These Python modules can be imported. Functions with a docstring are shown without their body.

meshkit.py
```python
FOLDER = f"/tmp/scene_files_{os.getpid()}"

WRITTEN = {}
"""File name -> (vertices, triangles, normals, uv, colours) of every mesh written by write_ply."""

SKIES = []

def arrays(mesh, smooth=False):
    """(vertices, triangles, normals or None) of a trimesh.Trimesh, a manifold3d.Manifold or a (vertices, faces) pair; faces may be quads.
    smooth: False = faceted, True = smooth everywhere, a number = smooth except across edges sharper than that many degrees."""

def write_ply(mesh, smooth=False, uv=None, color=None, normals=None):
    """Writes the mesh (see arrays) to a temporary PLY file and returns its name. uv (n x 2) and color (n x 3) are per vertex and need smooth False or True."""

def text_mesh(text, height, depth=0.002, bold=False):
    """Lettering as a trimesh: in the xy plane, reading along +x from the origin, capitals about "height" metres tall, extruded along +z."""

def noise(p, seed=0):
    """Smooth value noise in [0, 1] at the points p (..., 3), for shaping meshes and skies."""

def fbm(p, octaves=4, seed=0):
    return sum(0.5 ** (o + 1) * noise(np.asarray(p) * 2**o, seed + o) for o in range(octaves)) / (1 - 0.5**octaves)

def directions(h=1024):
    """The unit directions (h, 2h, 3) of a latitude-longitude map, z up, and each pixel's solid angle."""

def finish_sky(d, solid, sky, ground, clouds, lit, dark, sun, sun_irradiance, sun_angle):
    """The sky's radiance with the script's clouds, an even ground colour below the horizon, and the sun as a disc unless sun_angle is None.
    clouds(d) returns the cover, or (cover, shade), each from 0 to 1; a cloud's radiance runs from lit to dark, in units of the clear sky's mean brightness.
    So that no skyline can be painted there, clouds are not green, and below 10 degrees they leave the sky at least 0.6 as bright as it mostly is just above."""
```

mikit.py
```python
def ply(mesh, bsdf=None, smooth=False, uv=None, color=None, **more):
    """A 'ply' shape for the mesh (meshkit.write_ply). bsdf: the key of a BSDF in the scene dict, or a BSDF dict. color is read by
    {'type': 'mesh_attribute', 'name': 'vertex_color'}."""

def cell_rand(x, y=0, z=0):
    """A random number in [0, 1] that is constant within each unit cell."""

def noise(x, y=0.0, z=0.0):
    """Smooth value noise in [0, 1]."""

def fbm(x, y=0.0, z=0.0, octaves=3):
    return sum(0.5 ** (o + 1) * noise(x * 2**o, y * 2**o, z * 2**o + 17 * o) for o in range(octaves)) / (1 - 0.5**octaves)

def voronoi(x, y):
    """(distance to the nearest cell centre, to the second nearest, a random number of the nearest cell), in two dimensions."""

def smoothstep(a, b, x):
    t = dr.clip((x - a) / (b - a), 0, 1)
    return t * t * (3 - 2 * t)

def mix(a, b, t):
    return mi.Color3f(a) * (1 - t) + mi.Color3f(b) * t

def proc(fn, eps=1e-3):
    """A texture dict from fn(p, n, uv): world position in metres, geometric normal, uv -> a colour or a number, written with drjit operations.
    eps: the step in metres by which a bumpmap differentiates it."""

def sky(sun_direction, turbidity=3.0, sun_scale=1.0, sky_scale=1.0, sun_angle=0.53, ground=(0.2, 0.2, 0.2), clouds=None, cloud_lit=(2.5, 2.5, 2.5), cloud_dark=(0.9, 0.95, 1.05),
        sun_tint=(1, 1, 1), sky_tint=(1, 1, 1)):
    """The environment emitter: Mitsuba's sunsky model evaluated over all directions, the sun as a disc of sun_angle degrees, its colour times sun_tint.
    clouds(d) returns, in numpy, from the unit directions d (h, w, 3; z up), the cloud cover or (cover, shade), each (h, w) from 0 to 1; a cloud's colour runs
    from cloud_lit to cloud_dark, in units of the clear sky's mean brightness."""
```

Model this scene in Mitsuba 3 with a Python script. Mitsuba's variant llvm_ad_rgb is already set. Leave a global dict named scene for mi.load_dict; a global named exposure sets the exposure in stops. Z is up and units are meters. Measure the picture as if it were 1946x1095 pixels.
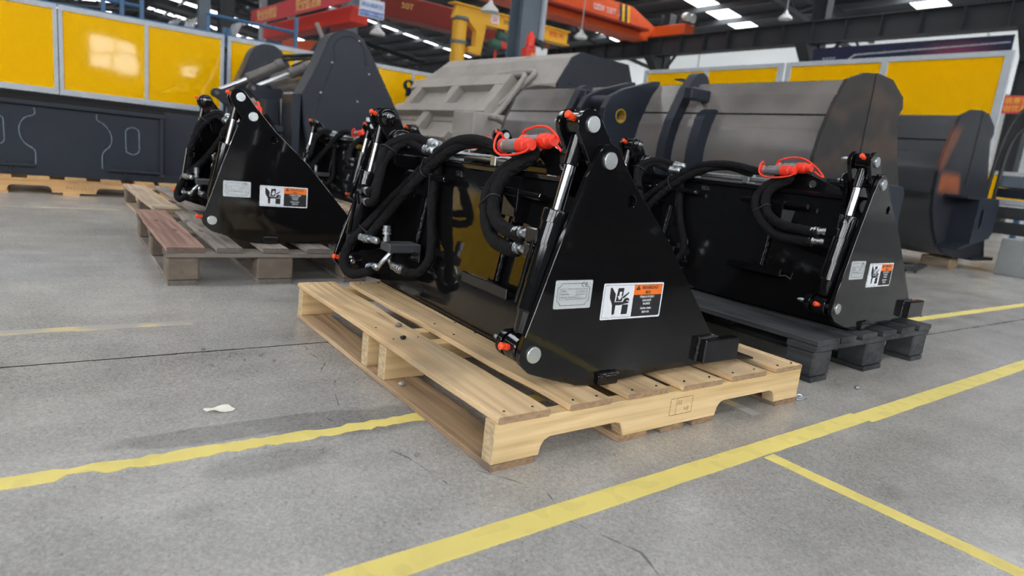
import math, random, glob
import numpy as np, trimesh, drjit as dr, mitsuba as mi, mikit, meshkit
import shapely, shapely.geometry as sg
from shapely import affinity
T = mi.ScalarTransform4f
rng = np.random.default_rng(7)
scene, labels = {}, {}

# ---------------------------------------------------------------- camera, light, exposure
CAM = np.array([-0.7084, -0.95825, 0.61207])
FWD = np.array([0.58453076, 0.7874092, -0.19573079])
DOWN = np.array([-0.02805506, -0.22147562, -0.97476226])
scene['camera'] = {'type': 'thinlens', 'fov': 76.2046, 'fov_axis': 'x', 'aperture_radius': 0.0032, 'focus_distance': 1.72,
                   'near_clip': 0.05, 'far_clip': 300.0,
                   'to_world': T().look_at(origin=CAM.tolist(), target=(CAM + FWD).tolist(), up=(-DOWN).tolist())}
exposure = 0.0
ROOF_L, WIN_L = 5.6, 7.8        # radiance of the translucent roof sheets and of the windows, the added high band too

# ---------------------------------------------------------------- materials
def rgb(c): return {'type': 'rgb', 'value': [float(x) for x in c]}
def mat(name, color, rough=0.5, metal=0.0, spec=0.5, coat=0.0, bump=None, bscale=1.0, **kw):
    tex = mikit.proc(color) if callable(color) else rgb(color)
    b = {'type': 'principled', 'base_color': tex, 'roughness': mikit.proc(rough) if callable(rough) else float(rough),
         'metallic': float(metal), 'specular': float(spec), **kw}
    if coat: b['clearcoat'] = float(coat); b['clearcoat_gloss'] = 0.95
    if bump is not None: b = {'type': 'bumpmap', 'arbitrary': mikit.proc(bump), 'scale': float(bscale), 'bsdf': b}
    scene[name] = {'type': 'twosided', 'bsdf': b}
noise, fbm, sstep, mix = mikit.noise, mikit.fbm, mikit.smoothstep, mikit.mix

def seg_dist(p, pts):
    d = mi.Float(9.0)
    for (x0, y0), (x1, y1) in zip(pts[:-1], pts[1:]):
        dx, dy = x1 - x0, y1 - y0
        t = dr.clip(((p.x - x0) * dx + (p.y - y0) * dy) / (dx * dx + dy * dy), 0, 1)
        d = dr.minimum(d, dr.sqrt(dr.square(p.x - x0 - dx * t) + dr.square(p.y - y0 - dy * t)))
    return d
def blob(p, cx, cy, rx, ry, w=0.35, f=6.0):
    r = dr.sqrt(dr.square((p.x - cx) / rx) + dr.square((p.y - cy) / ry)) + (fbm(p.x * f, p.y * f, 3.3, 3) - 0.5) * 1.3
    return 1 - sstep(1 - w, 1 + w * 0.3, r)
CRACK = [(-.075, .90), (-.09, .82), (-.075, .72), (-.11, .66), (-.10, .58), (-.13, .50), (-.15, .42), (-.20, .36), (-.17, .25), (-.12, .12), (-.10, .0)]
CRACK2 = [(-.02, .02), (.06, -.10), (.03, -.2), (.08, -.33), (.05, -.42)]
def floor_col(p, n, uv):
    big = fbm(p.x * 1.1, p.y * 1.1, 1.0, 4); mid = fbm(p.x * 7, p.y * 7, 5.0, 3); fine = noise(p.x * 420, p.y * 420, 1.0)
    fine2 = noise(p.x * 190, p.y * 190, 7.0)
    streak = fbm(p.x * 1.2 + p.y * .4, p.y * 14, 9.0, 3)
    v = 0.325 + 0.20 * (big - .5) + 0.12 * (mid - .5) + 0.11 * (fine - .5) + 0.09 * (fine2 - .5) + 0.06 * (streak - .5)
    speck = sstep(.86, .93, noise(p.x * 260, p.y * 260, 31.0)); v = v * (1 - .3 * speck)
    warm = fbm(p.x * .7, p.y * .9, 21.0, 3)
    stain = dr.maximum(blob(p, -.33, .37, .36, .05, .2), blob(p, -.16, .33, .2, .09, .2))
    stain = dr.maximum(stain, blob(p, -.36, .20, .16, .07, .3) * .7)
    stain = dr.maximum(stain, blob(p, .28, -.16, .1, .06, .8) * .5)
    stain = dr.maximum(stain, blob(p, -.52, .08, .07, .035, .8) * .55)
    stain = dr.maximum(stain, blob(p, .75, -.42, .05, .03, .8) * .6)
    stain = dr.maximum(stain, blob(p, .3, -.62, .05, .02, .4) * .6)
    stain = dr.maximum(stain, blob(p, 1.05, -.3, .25, .1, .9) * .3)
    v = v * (1 - .33 * stain)
    wob = (noise(p.x * 40, p.y * 40, 2.0) - .5) * .012
    crack = 1 - sstep(.0003, .0018, seg_dist(p, CRACK) + wob * .4 + .0004)
    crack = dr.maximum(crack, 1 - sstep(.0004, .0018, seg_dist(p, CRACK2) + wob * .4))
    v = v * (1 - .5 * crack)
    return mi.Color3f(v * (1.035 + .06 * (warm - .5)), v, v * (.935 - .10 * (warm - .5)))
def floor_rough(p, n, uv):
    return .27 + .22 * (fbm(p.x * 2.3, p.y * 2.3, 11.0, 3) - .5) + .12 * (noise(p.x * 60, p.y * 60, 1.0) - .5)
mat('m_floor', floor_col, floor_rough, spec=0.5)
mat('m_joint', (.03, .03, .028), .9)
def tape_col(p, n, uv):
    d = fbm(p.x * 9, p.y * 9, 2.0, 3); s = sstep(.62, .72, noise(p.x * 35, p.y * 35, 4.0)) * .18
    v = 1 - .16 * (d - .4) - s * .35
    return mi.Color3f(.80 * v, .67 * v, .20 * v)
mat('m_tape', tape_col, .5)
def tape_old(p, n, uv):
    d = fbm(p.x * 9, p.y * 12, 2.0, 3); return mix((.55, .45, .25), (.36, .34, .31), sstep(.3, .6, d))
mat('m_tape_worn', tape_old, .6)

def wood(light, dark, end, along, dirt=.25, freq=1.0):
    def fn(p, n, uv):
        a, b = (p.y, p.x) if along == 'y' else (p.x, p.y)
        w = fbm(a * 2.0, b * 9, p.z * 9, 2)
        g = noise(a * 2.6 * freq, (b + w * .05) * 95, p.z * 60 + w * 3); g2 = noise(a * 7, (b + w * .04) * 300, p.z * 200)
        band = fbm(a * .8, b * 6, p.z * 6 + 4, 3)
        t = dr.clip(1.15 * (g - .5) + .55 * (g2 - .5) + .9 * (band - .5) + .42, 0, 1)
        c = mix(light, dark, t)
        kn = noise(a * 6.5, b * 30 + 5, p.z * 14); c = mix(c, mi.Color3f(dark) * .5, sstep(.86, .95, kn) * .7)
        dt = sstep(.50, .78, fbm(a * 3 + 9, b * 5, p.z * 4, 4)); c = mix(c, (.12, .105, .09), dt * dirt * 1.6)
        isend = sstep(.6, .8, dr.abs(n.y if along == 'y' else n.x))
        e = mix(end, mi.Color3f(end) * .55, noise(p.x * 110, p.y * 110, p.z * 160))
        return mix(c, e, isend * .85)
    return fn
mat('m_pine_y', wood((.72, .53, .31), (.52, .34, .17), (.38, .24, .14), 'y', .30), .62, spec=.3)
mat('m_pine_x', wood((.78, .58, .32), (.58, .40, .18), (.60, .46, .28), 'x', .12), .62, spec=.3)
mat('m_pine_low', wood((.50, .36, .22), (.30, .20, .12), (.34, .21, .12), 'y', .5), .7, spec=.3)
mat('m_grey_y', wood((.30, .26, .23), (.15, .13, .12), (.16, .14, .12), 'y', .5), .75, spec=.25)
mat('m_grey_x', wood((.22, .19, .165), (.10, .09, .08), (.13, .11, .10), 'x', .5), .75, spec=.25)
mat('m_brown_y', wood((.46, .36, .26), (.27, .20, .14), (.36, .24, .13), 'y', .5), .75, spec=.25)
mat('m_red_wood', wood((.36, .22, .17), (.20, .12, .10), (.14, .11, .09), 'y', .45), .75, spec=.25)
mat('m_block', lambda p, n, uv: mix((.20, .16, .12), (.11, .09, .075), fbm(p.x * 40, p.y * 40, p.z * 40, 3)), .85, spec=.2)
mat('m_orange_wood', wood((.60, .36, .16), (.42, .23, .09), (.40, .20, .09), 'x', .2), .7, spec=.3)
def black_wood(p, n, uv):
    g = noise(p.x * 60, p.y * 3, p.z * 80); d = fbm(p.x * 9, p.y * 4, p.z * 9, 3)
    return mix((.020, .022, .025), (.075, .078, .082), dr.clip(.5 * g + (d - .45) * 1.3, 0, 1))
mat('m_black_wood', black_wood, .62, spec=.35)

def paint_bump(p, n, uv): return fbm(p.x * 55, p.y * 55, p.z * 55, 2)
mat('m_black', (.0055, .0055, .006), .055, spec=.5, bump=paint_bump, bscale=.00004)
mat('m_black_part', (.005, .005, .006), .07, spec=.55)
mat('m_weld', (.008, .008, .01), .10, spec=.7, bump=lambda p, n, uv: fbm(p.x * 260, p.y * 260, p.z * 260, 2), bscale=.004)
mat('m_chrome', (.80, .82, .85), .14, metal=1.0)
mat('m_zinc', lambda p, n, uv: mix((.62, .66, .68), (.42, .45, .47), fbm(p.x * 200, p.y * 200, p.z * 200, 2)), .30, metal=1.0)
mat('m_pinface', (.66, .70, .71), .36, metal=1.0)
mat('m_hose', lambda p, n, uv: mix((.006, .006, .007), (.012, .012, .013), noise(p.x * 300, p.y * 300, p.z * 300)), .8, spec=.15,
    bump=lambda p, n, uv: fbm(p.x * 70, p.y * 70, p.z * 70, 3), bscale=.012)
mat('m_cap', (.86, .045, .02), .38, spec=.5)
mat('m_orange_cap', (.90, .075, .015), .4, spec=.5)
mat('m_coupler', (.30, .30, .31), .32, metal=.6)
mat('m_plate_alu', (.55, .585, .60), .45, metal=.35)
mat('m_white', (.72, .75, .80), .35)
mat('m_ink', (.012, .012, .014), .5)
mat('m_orange', (.82, .17, .02), .4)
mat('m_stamp', (.22, .13, .06), .8)

def steel_dust(base, dust, amt):
    def fn(p, n, uv):
        d = fbm(p.x * 3, p.y * 3, p.z * 3, 4); up = sstep(-.2, .9, n.z)
        return mix(base, dust, dr.clip(amt * (.35 + .9 * (d - .3)) + up * .45 * amt, 0, 1))
    return fn
mat('m_grey_steel', steel_dust((.032, .034, .042), (.30, .27, .245), .6), lambda p, n, uv: .16 + .14 * fbm(p.x * 3, p.y * 3, p.z * 3, 3), spec=.5)
mat('m_blue_steel', steel_dust((.012, .017, .027), (.045, .05, .06), .25), .38, spec=.3)
mat('m_dusty', steel_dust((.20, .186, .172), (.42, .392, .362), 1.0), .55, spec=.4)
def rusty(p, n, uv):
    c = mix((.020, .020, .022), (.040, .035, .031), fbm(p.x * 3, p.y * 3, p.z * 3, 3))
    r = sstep(.5, .72, fbm(p.x * 2.6 + 3, p.y * 2.6, p.z * 3.2, 3))
    return mix(c, (.085, .050, .034), r * .6)
mat('m_dark_shell', steel_dust((.040, .044, .05), (.10, .10, .105), .5), lambda p, n, uv: .18 + .12 * fbm(p.x * 3, p.y * 3, p.z * 3, 3), spec=.6)
mat('m_rusty', rusty, .42, spec=.3)
def rust_patch(p, n, uv):
    c = mix((.012, .015, .022), (.026, .028, .034), fbm(p.x * 3, p.y * 3, p.z * 3, 3))
    q = (1 - sstep(.03, .13, dr.abs(p.z - .80))) * sstep(5.66, 5.76, p.x) * (1 - sstep(6.08, 6.18, p.x + (p.z - .8) * .3))
    q2 = (1 - sstep(.05, .14, dr.abs(p.x - 5.62 - (p.z - .9) * .55))) * sstep(.86, .95, p.z) * (1 - sstep(1.2, 1.35, p.z))
    return mix(c, (.30, .085, .03), dr.clip(q + q2 * .45, 0, 1) * (.6 + .5 * fbm(p.x * 8, p.y * 8, p.z * 8, 2)))
mat('m_rust_patch', rust_patch, .42, spec=.3)
mat('m_bore', (.55, .36, .06), .35, metal=.4)
mat('m_yellow', (.98, .545, .002), .045, spec=.5, bump=lambda p, n, uv: fbm(p.x * 1.3, p.y * 1.3, p.z * 1.6, 2), bscale=.004)
mat('m_galv', lambda p, n, uv: mix((.42, .46, .50), (.54, .58, .62), fbm(p.x * 9, p.y * 9, p.z * 9, 3)), .45, spec=.5)
mat('m_skirt', (.004, .004, .004), .4, spec=.3)
mat('m_blue_rack', (.045, .13, .27), .45)
mat('m_column', lambda p, n, uv: mix((.10, .135, .17), (.13, .165, .20), noise(p.x * 3, p.y * 3, p.z * 3)), .5)
mat('m_column_light', (.42, .45, .50), .5)
mat('m_dark_beam', (.035, .040, .045), .55)
mat('m_roof', (.055, .062, .072), .7)
mat('m_purlin', (.10, .11, .12), .6)
mat('m_wall_white', lambda p, n, uv: mix((.70, .73, .73), (.80, .83, .82), sstep(.3, .6, noise(p.y * 3.2, p.z * .3, 2.0))), .5)
mat('m_wall_dark', lambda p, n, uv: mix((.055, .062, .072), (.10, .108, .12), fbm(p.x * .5, p.y * .5, p.z * .9, 3)), .7)
mat('m_orange_paint', (.62, .085, .015), .42)
mat('m_dark_red', (.24, .025, .015), .45)
mat('m_jib', (.80, .42, .02), .42)
mat('m_green', (.035, .11, .085), .4)
mat('m_blue', (.02, .12, .45), .4)
mat('m_red', (.70, .05, .03), .5)
mat('m_red_banner', (.62, .06, .07), .6)
mat('m_gold', (.75, .50, .16), .5)
mat('m_sign_white', (.60, .65, .74), .45)
mat('m_sign_blue', (.03, .11, .42), .45)
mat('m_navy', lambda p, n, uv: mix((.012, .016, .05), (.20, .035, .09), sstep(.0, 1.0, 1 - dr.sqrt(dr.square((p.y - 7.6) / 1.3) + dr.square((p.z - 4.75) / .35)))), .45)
mat('m_lamp', (.72, .72, .70), .4)
mat('m_kerb', lambda p, n, uv: mix((.20, .21, .21), (.30, .31, .305), fbm(p.x * 6, p.y * 6, p.z * 6, 4)), .8)
mat('m_paper', (.80, .78, .70), .7)
mat('m_stone', (.22, .20, .18), .8)
mat('m_cable', (.012, .012, .014), .45)
mat('m_wrap', (.60, .62, .66), .22, metal=.6)

# ---------------------------------------------------------------- mesh helpers
def cat(*ms):
    out = []
    for m in ms: out += list(m) if isinstance(m, (list, tuple)) else [m]
    return trimesh.util.concatenate(out)
def cbox(x0, x1, y0, y1, z0, z1, b=.0):
    """box between two corners with chamfered edges"""
    x0, x1 = sorted((x0, x1)); y0, y1 = sorted((y0, y1)); z0, z1 = sorted((z0, z1))
    b = min(b, .45 * min(x1 - x0, y1 - y0, z1 - z0))
    if b <= 0:
        m = trimesh.creation.box((x1 - x0, y1 - y0, z1 - z0)); m.apply_translation(((x0 + x1) / 2, (y0 + y1) / 2, (z0 + z1) / 2)); return m
    pts = []
    for sx in (0, 1):
        for sy in (0, 1):
            for sz in (0, 1):
                c = np.array([(x0, x1)[sx], (y0, y1)[sy], (z0, z1)[sz]]); s = np.array([1 - 2 * sx, 1 - 2 * sy, 1 - 2 * sz]) * b
                for k in range(3):
                    d = s.copy(); d[k] = 0; pts.append(c + d)
    return trimesh.convex.convex_hull(np.array(pts))
def ext(poly, t):
    poly = poly if hasattr(poly, 'geom_type') else sg.Polygon(poly)
    gs = getattr(poly, 'geoms', [poly])
    return cat([trimesh.creation.extrude_polygon(g, t, engine='earcut') for g in gs if g.area > 1e-10])
def xz(poly, y0, y1, b=0.0):
    """polygon in (x, z), extruded from y0 to y1; b: chamfer along both faces"""
    poly = poly if hasattr(poly, 'geom_type') else sg.Polygon(poly)
    m = ext(poly, abs(y1 - y0)) if not b else bev(poly, abs(y1 - y0), b)
    v = m.vertices.copy(); v2 = np.stack([v[:, 0], max(y0, y1) - v[:, 2], v[:, 1]], 1)
    return trimesh.Trimesh(v2, m.faces, process=False)
def bev(poly, t, b):
    """extrusion along +z with both rims chamfered"""
    def inset(ring):
        p = np.array(ring.coords)[:-1]
        if len(p) < 3: return p, p
        keep = np.linalg.norm(p - np.roll(p, 1, 0), axis=1) > 1e-6; p = p[keep]
        d = np.roll(p, -1, 0) - p; d /= np.linalg.norm(d, axis=1, keepdims=True); n = np.stack([-d[:, 1], d[:, 0]], 1)
        m = n + np.roll(n, 1, 0); m /= np.maximum((m * np.roll(n, 1, 0)).sum(1, keepdims=True), .35)
        return p, p + m * b
    poly = sg.polygon.orient(poly, 1.0)
    rings = [inset(r) for r in [poly.exterior, *poly.interiors]]
    inner = sg.Polygon(rings[0][1], [r[1] for r in rings[1:]])
    if not inner.is_valid: return ext(poly, t)
    ms = [ext(inner, t)]
    for o, q in rings:
        k = len(o); V = np.vstack([np.c_[q, np.zeros(k)], np.c_[o, np.full(k, b)], np.c_[o, np.full(k, t - b)], np.c_[q, np.full(k, t)]]); F = []
        for l in range(3):
            for a in range(k):
                c = (a + 1) % k; F += [(l * k + a, l * k + c, (l + 1) * k + c), (l * k + a, (l + 1) * k + c, (l + 1) * k + a)]
        ms.append(trimesh.Trimesh(V, np.array(F), process=False))
    return cat(*ms)
def yz(poly, x0, x1):
    poly = poly if hasattr(poly, 'geom_type') else sg.Polygon(poly)
    m = ext(poly, abs(x1 - x0)); v = m.vertices
    return trimesh.Trimesh(np.stack([min(x0, x1) + v[:, 2], v[:, 0], v[:, 1]], 1), m.faces, process=False)
def frame_of(d):
    d = np.array(d, float) / np.linalg.norm(d); a = np.cross(d, [0, 0, 1.0] if abs(d[2]) < .9 else [1.0, 0, 0]); a /= np.linalg.norm(a)
    return d, a, np.cross(d, a)
def lathe(p0, p1, prof, n=24):
    """profile [(t, r)] in metres along p0 -> p1"""
    p0 = np.array(p0, float); d, a, b = frame_of(np.array(p1, float) - p0)
    ang = np.arange(n) * 2 * np.pi / n; ring = np.cos(ang)[:, None] * a + np.sin(ang)[:, None] * b
    V = [p0 + d * prof[0][0]]; F = []
    for t, r in prof: V += list(p0 + d * t + ring * max(r, 1e-5))
    V.append(p0 + d * prof[-1][0]); k = len(prof); L = len(V) - 1
    for j in range(n):
        j2 = (j + 1) % n
        F.append((0, 1 + j2, 1 + j)); F.append((L, 1 + (k - 1) * n + j, 1 + (k - 1) * n + j2))
        for i in range(k - 1):
            q = [1 + i * n + j, 1 + i * n + j2, 1 + (i + 1) * n + j2, 1 + (i + 1) * n + j]
            F.append((q[0], q[1], q[2])); F.append((q[0], q[2], q[3]))
    return trimesh.Trimesh(np.array(V), np.array(F), process=False)
def cyl(p0, p1, r, n=24, c=.0):
    L = float(np.linalg.norm(np.array(p1, float) - np.array(p0, float))); c = min(c, L * .4, r * .6)
    return lathe(p0, p1, [(0, r - c), (c, r), (L - c, r), (L, r - c)] if c else [(0, r), (L, r)], n)
def spline(pts, n=8):
    p = np.array(pts, float); p = np.vstack([2 * p[0] - p[1], p, 2 * p[-1] - p[-2]]); out = []
    for i in range(1, len(p) - 2):
        for t in np.linspace(0, 1, n, endpoint=False):
            out.append(.5 * (2 * p[i] + (p[i + 1] - p[i - 1]) * t + (2 * p[i - 1] - 5 * p[i] + 4 * p[i + 1] - p[i + 2]) * t * t + (3 * p[i] - p[i - 1] - 3 * p[i + 1] + p[i + 2]) * t ** 3))
    out.append(p[-2]); return np.array(out)
def tube(pts, r, n=12, smooth=8, wob=0.0, seed=0):
    P = spline(pts, smooth) if smooth else np.array(pts, float)
    t = np.gradient(P, axis=0); t /= np.linalg.norm(t, axis=1, keepdims=True) + 1e-12
    a = np.cross(t[0], [0, 0, 1.0] if abs(t[0][2]) < .9 else [1.0, 0, 0]); a /= np.linalg.norm(a)
    ang = np.arange(n) * 2 * np.pi / n; V = []
    rr = np.full(len(P), r) if wob == 0 else r * (1 + wob * (meshkit.noise(np.stack([np.arange(len(P)) * .9, np.full(len(P), seed * 3.1), np.zeros(len(P))], 1)) - .5))
    for i in range(len(P)):
        a = a - t[i] * (a @ t[i]); a /= np.linalg.norm(a); b = np.cross(t[i], a)
        V.append(P[i] + rr[i] * (np.cos(ang)[:, None] * a + np.sin(ang)[:, None] * b))
    V = np.vstack(V); F = []
    for i in range(len(P) - 1):
        for j in range(n):
            j2 = (j + 1) % n; q = [i * n + j, i * n + j2, (i + 1) * n + j2, (i + 1) * n + j]
            F += [(q[0], q[1], q[2]), (q[0], q[2], q[3])]
    V = np.vstack([V, P[0], P[-1]]); k = len(V) - 2
    for j in range(n): F += [(k, (j + 1) % n, j), (k + 1, (len(P) - 1) * n + j, (len(P) - 1) * n + (j + 1) % n)]
    return trimesh.Trimesh(V, np.array(F), process=False)
def hullc(circles, n=24):
    return shapely.unary_union([sg.Point(x, z).buffer(r, n) for x, z, r in circles]).convex_hull
def plank(x0, x1, y0, y1, z0, z1, along='y', b=.0025, wav=0.0015, seed=0, left=None, right=None, nst=None):
    """a sawn board with softened edges and slightly uneven sides; left / right: functions of 0..1 that add to a side"""
    L = (y1 - y0) if along == 'y' else (x1 - x0); n = nst or (24 if L > .5 else 6)
    r = np.random.default_rng(seed); ph = r.random(4) * 6
    V = []
    for i in range(n + 1):
        t = i / n
        l = wav * math.sin(5 * t + ph[0]) + wav * .6 * math.sin(17 * t + ph[1]) + (left(t) if left else 0)
        rr = wav * math.sin(6 * t + ph[2]) + wav * .6 * math.sin(19 * t + ph[3]) + (right(t) if right else 0)
        w0, w1 = (x0, x1) if along == 'y' else (y0, y1); s = (y0 if along == 'y' else x0) + L * t
        w0 += l; w1 += rr
        sec = [(w0 + b, z0), (w1 - b, z0), (w1, z0 + b), (w1, z1 - b), (w1 - b, z1), (w0 + b, z1), (w0, z1 - b), (w0, z0 + b)]
        V += [((w, s, z) if along == 'y' else (s, w, z)) for w, z in sec]
    F = []
    for i in range(n):
        for j in range(8):
            q = [i * 8 + j, i * 8 + (j + 1) % 8, (i + 1) * 8 + (j + 1) % 8, (i + 1) * 8 + j]; F += [(q[0], q[1], q[2]), (q[0], q[2], q[3])]
    for j in range(1, 7): F += [(0, j + 1, j), (n * 8, n * 8 + j, n * 8 + j + 1)]
    m = trimesh.Trimesh(np.array(V), np.array(F), process=False)
    m.fix_normals(); return m
_fonts = {}
def letters(text, height, depth=.0004, cjk=False, bold=False):
    """lettering in the xy plane, reading along +x; the Chinese lines need a face with those characters"""
    if not cjk: return meshkit.text_mesh(text, height, depth, bold)
    from PIL import Image, ImageDraw, ImageFont
    f = _fonts.setdefault(0, ImageFont.truetype(glob.glob('/opt/blender-*/*/datafiles/fonts/Noto Sans CJK Regular.woff2')[0], 64))
    im = Image.new('L', (70 * len(text) + 20, 100)); ImageDraw.Draw(im).text((6, 74), text, 255, f, anchor='ls', stroke_width=1)
    on = np.pad(np.asarray(im) > 127, ((0, 0), (1, 1))).astype(np.int8)
    rows, st = np.nonzero(np.diff(on, axis=1) == 1); en = np.nonzero(np.diff(on, axis=1) == -1)[1]
    s = shapely.unary_union([shapely.box(a, -r - 1, e, -r) for a, r, e in zip(st, rows, en)]).buffer(.6).buffer(-.6).simplify(.7)
    k = height / 58.0; s = affinity.affine_transform(s, [k, 0, 0, k, -6 * k, 80 * k])
    return ext(s, depth)
def place_uv(m, origin, right, up, center=False):
    """puts a mesh drawn in (x, y, +z out) on a plane"""
    r = np.array(right, float); u = np.array(up, float); n = np.cross(r, u)
    v = m.vertices.copy()
    if center: v[:, 0] -= (v[:, 0].min() + v[:, 0].max()) / 2
    return trimesh.Trimesh(np.array(origin) + v[:, :1] * r + v[:, 1:2] * u + v[:, 2:] * n, m.faces, process=False)
def mirror_y(m, w):
    v = m.vertices.copy(); v[:, 1] = w - v[:, 1]
    return trimesh.Trimesh(v, m.faces[:, ::-1], process=False)

# ---------------------------------------------------------------- scene helpers
used = {}
def numbered(k):
    n = used.get(k, 0); used[k] = n + 1
    return k if n == 0 else f'{k}_{n:03d}'
def tag(key, label=None, category=None, group=None, kind=None):
    d = {}
    if label: d['label'] = label
    if category: d['category'] = category
    if group: d['group'] = group
    if kind: d['kind'] = kind
    if d: labels[key] = d
def thing(name, label, category, group=None, kind=None):
    k = numbered(name); tag(k, label, category, group, kind); return k
def obj(name, mesh, m, parent=None, smooth=False, label=None, **kw):
    k = numbered((parent + '__' if parent else '') + name)
    scene[k] = mikit.ply(mesh, m, smooth=smooth, **kw)
    if parent and label: tag(k, label)
    return k
def struct(name, mesh, m, smooth=False):
    k = obj(name, mesh, m, None, smooth); tag(k, kind='structure'); return k
def single(name, mesh, m, label, category, group=None, smooth=False, kind=None):
    k = obj(name, mesh, m, None, smooth); tag(k, label, category, group, kind); return k
class Kit:
    """a thing built once and placed several times: parts share their meshes"""
    def __init__(self): self.parts = []; self.n = {}
    def add(self, path, mesh, m, smooth=False, label=None):
        i = self.n.get(path, 0); self.n[path] = i + 1
        key = path if i == 0 else f'{path}_{i:03d}'
        self.parts.append((key, mikit.ply(mesh, m, smooth=smooth), label)); return key
    def place(self, key, M, skip=()):
        for p, d, lab in self.parts:
            if any(p.startswith(s) for s in skip): continue
            scene[f'{key}__{p}'] = {**d, 'to_world': M}
            if lab: tag(f'{key}__{p}', lab)
def pose(x, y, z, deg): return T().translate([x, y, z]).rotate([0, 0, 1], deg)

# ================================================================ the hall
HX0, HX1, HY0, HY1, HZ = -14.0, 26.0, -15.0, 82.0, 9.4
struct('floor', cbox(HX0 - 1, HX1 + 1, HY0 - 1, HY1 + 1, -.2, 0), 'm_floor')
jr = np.random.default_rng(3)
def ragged_strip(xs, y, w, z0=.0, z1=.0008, amp=.3):
    top = [(x, y + w / 2 * (1 + amp * (jr.random() - .5))) for x in xs]; bot = [(x, y - w / 2 * (1 + amp * (jr.random() - .5))) for x in xs[::-1]]
    m = ext(top + bot, z1 - z0); m.apply_translation((0, 0, z0)); return m
jx = np.arange(-4, .62, .03)
obj('joint', cat(ragged_strip(list(jx), .9, .006, 0, .0004, 1.2), ragged_strip(list(np.arange(2.2, 6, .1)), .30, .008, 0, .0004, 1.)), 'm_joint', 'floor', label='dark open joint between the concrete slabs')
def roof_z(x): return HZ - .12 * abs(x - 6.0)          # a low gable, ridge along y
def roof_slab(x0, x1, y0, y1, lo, hi): return xz([(x0, roof_z(x0) + lo), (x1, roof_z(x1) + lo), (x1, roof_z(x1) + hi), (x0, roof_z(x0) + hi)], y0, y1)
struct('ceiling', cat(roof_slab(HX0 - .2, 6, HY0, HY1, 0, .1), roof_slab(6, HX1 + .2, HY0, HY1, 0, .1)), 'm_roof')
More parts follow.
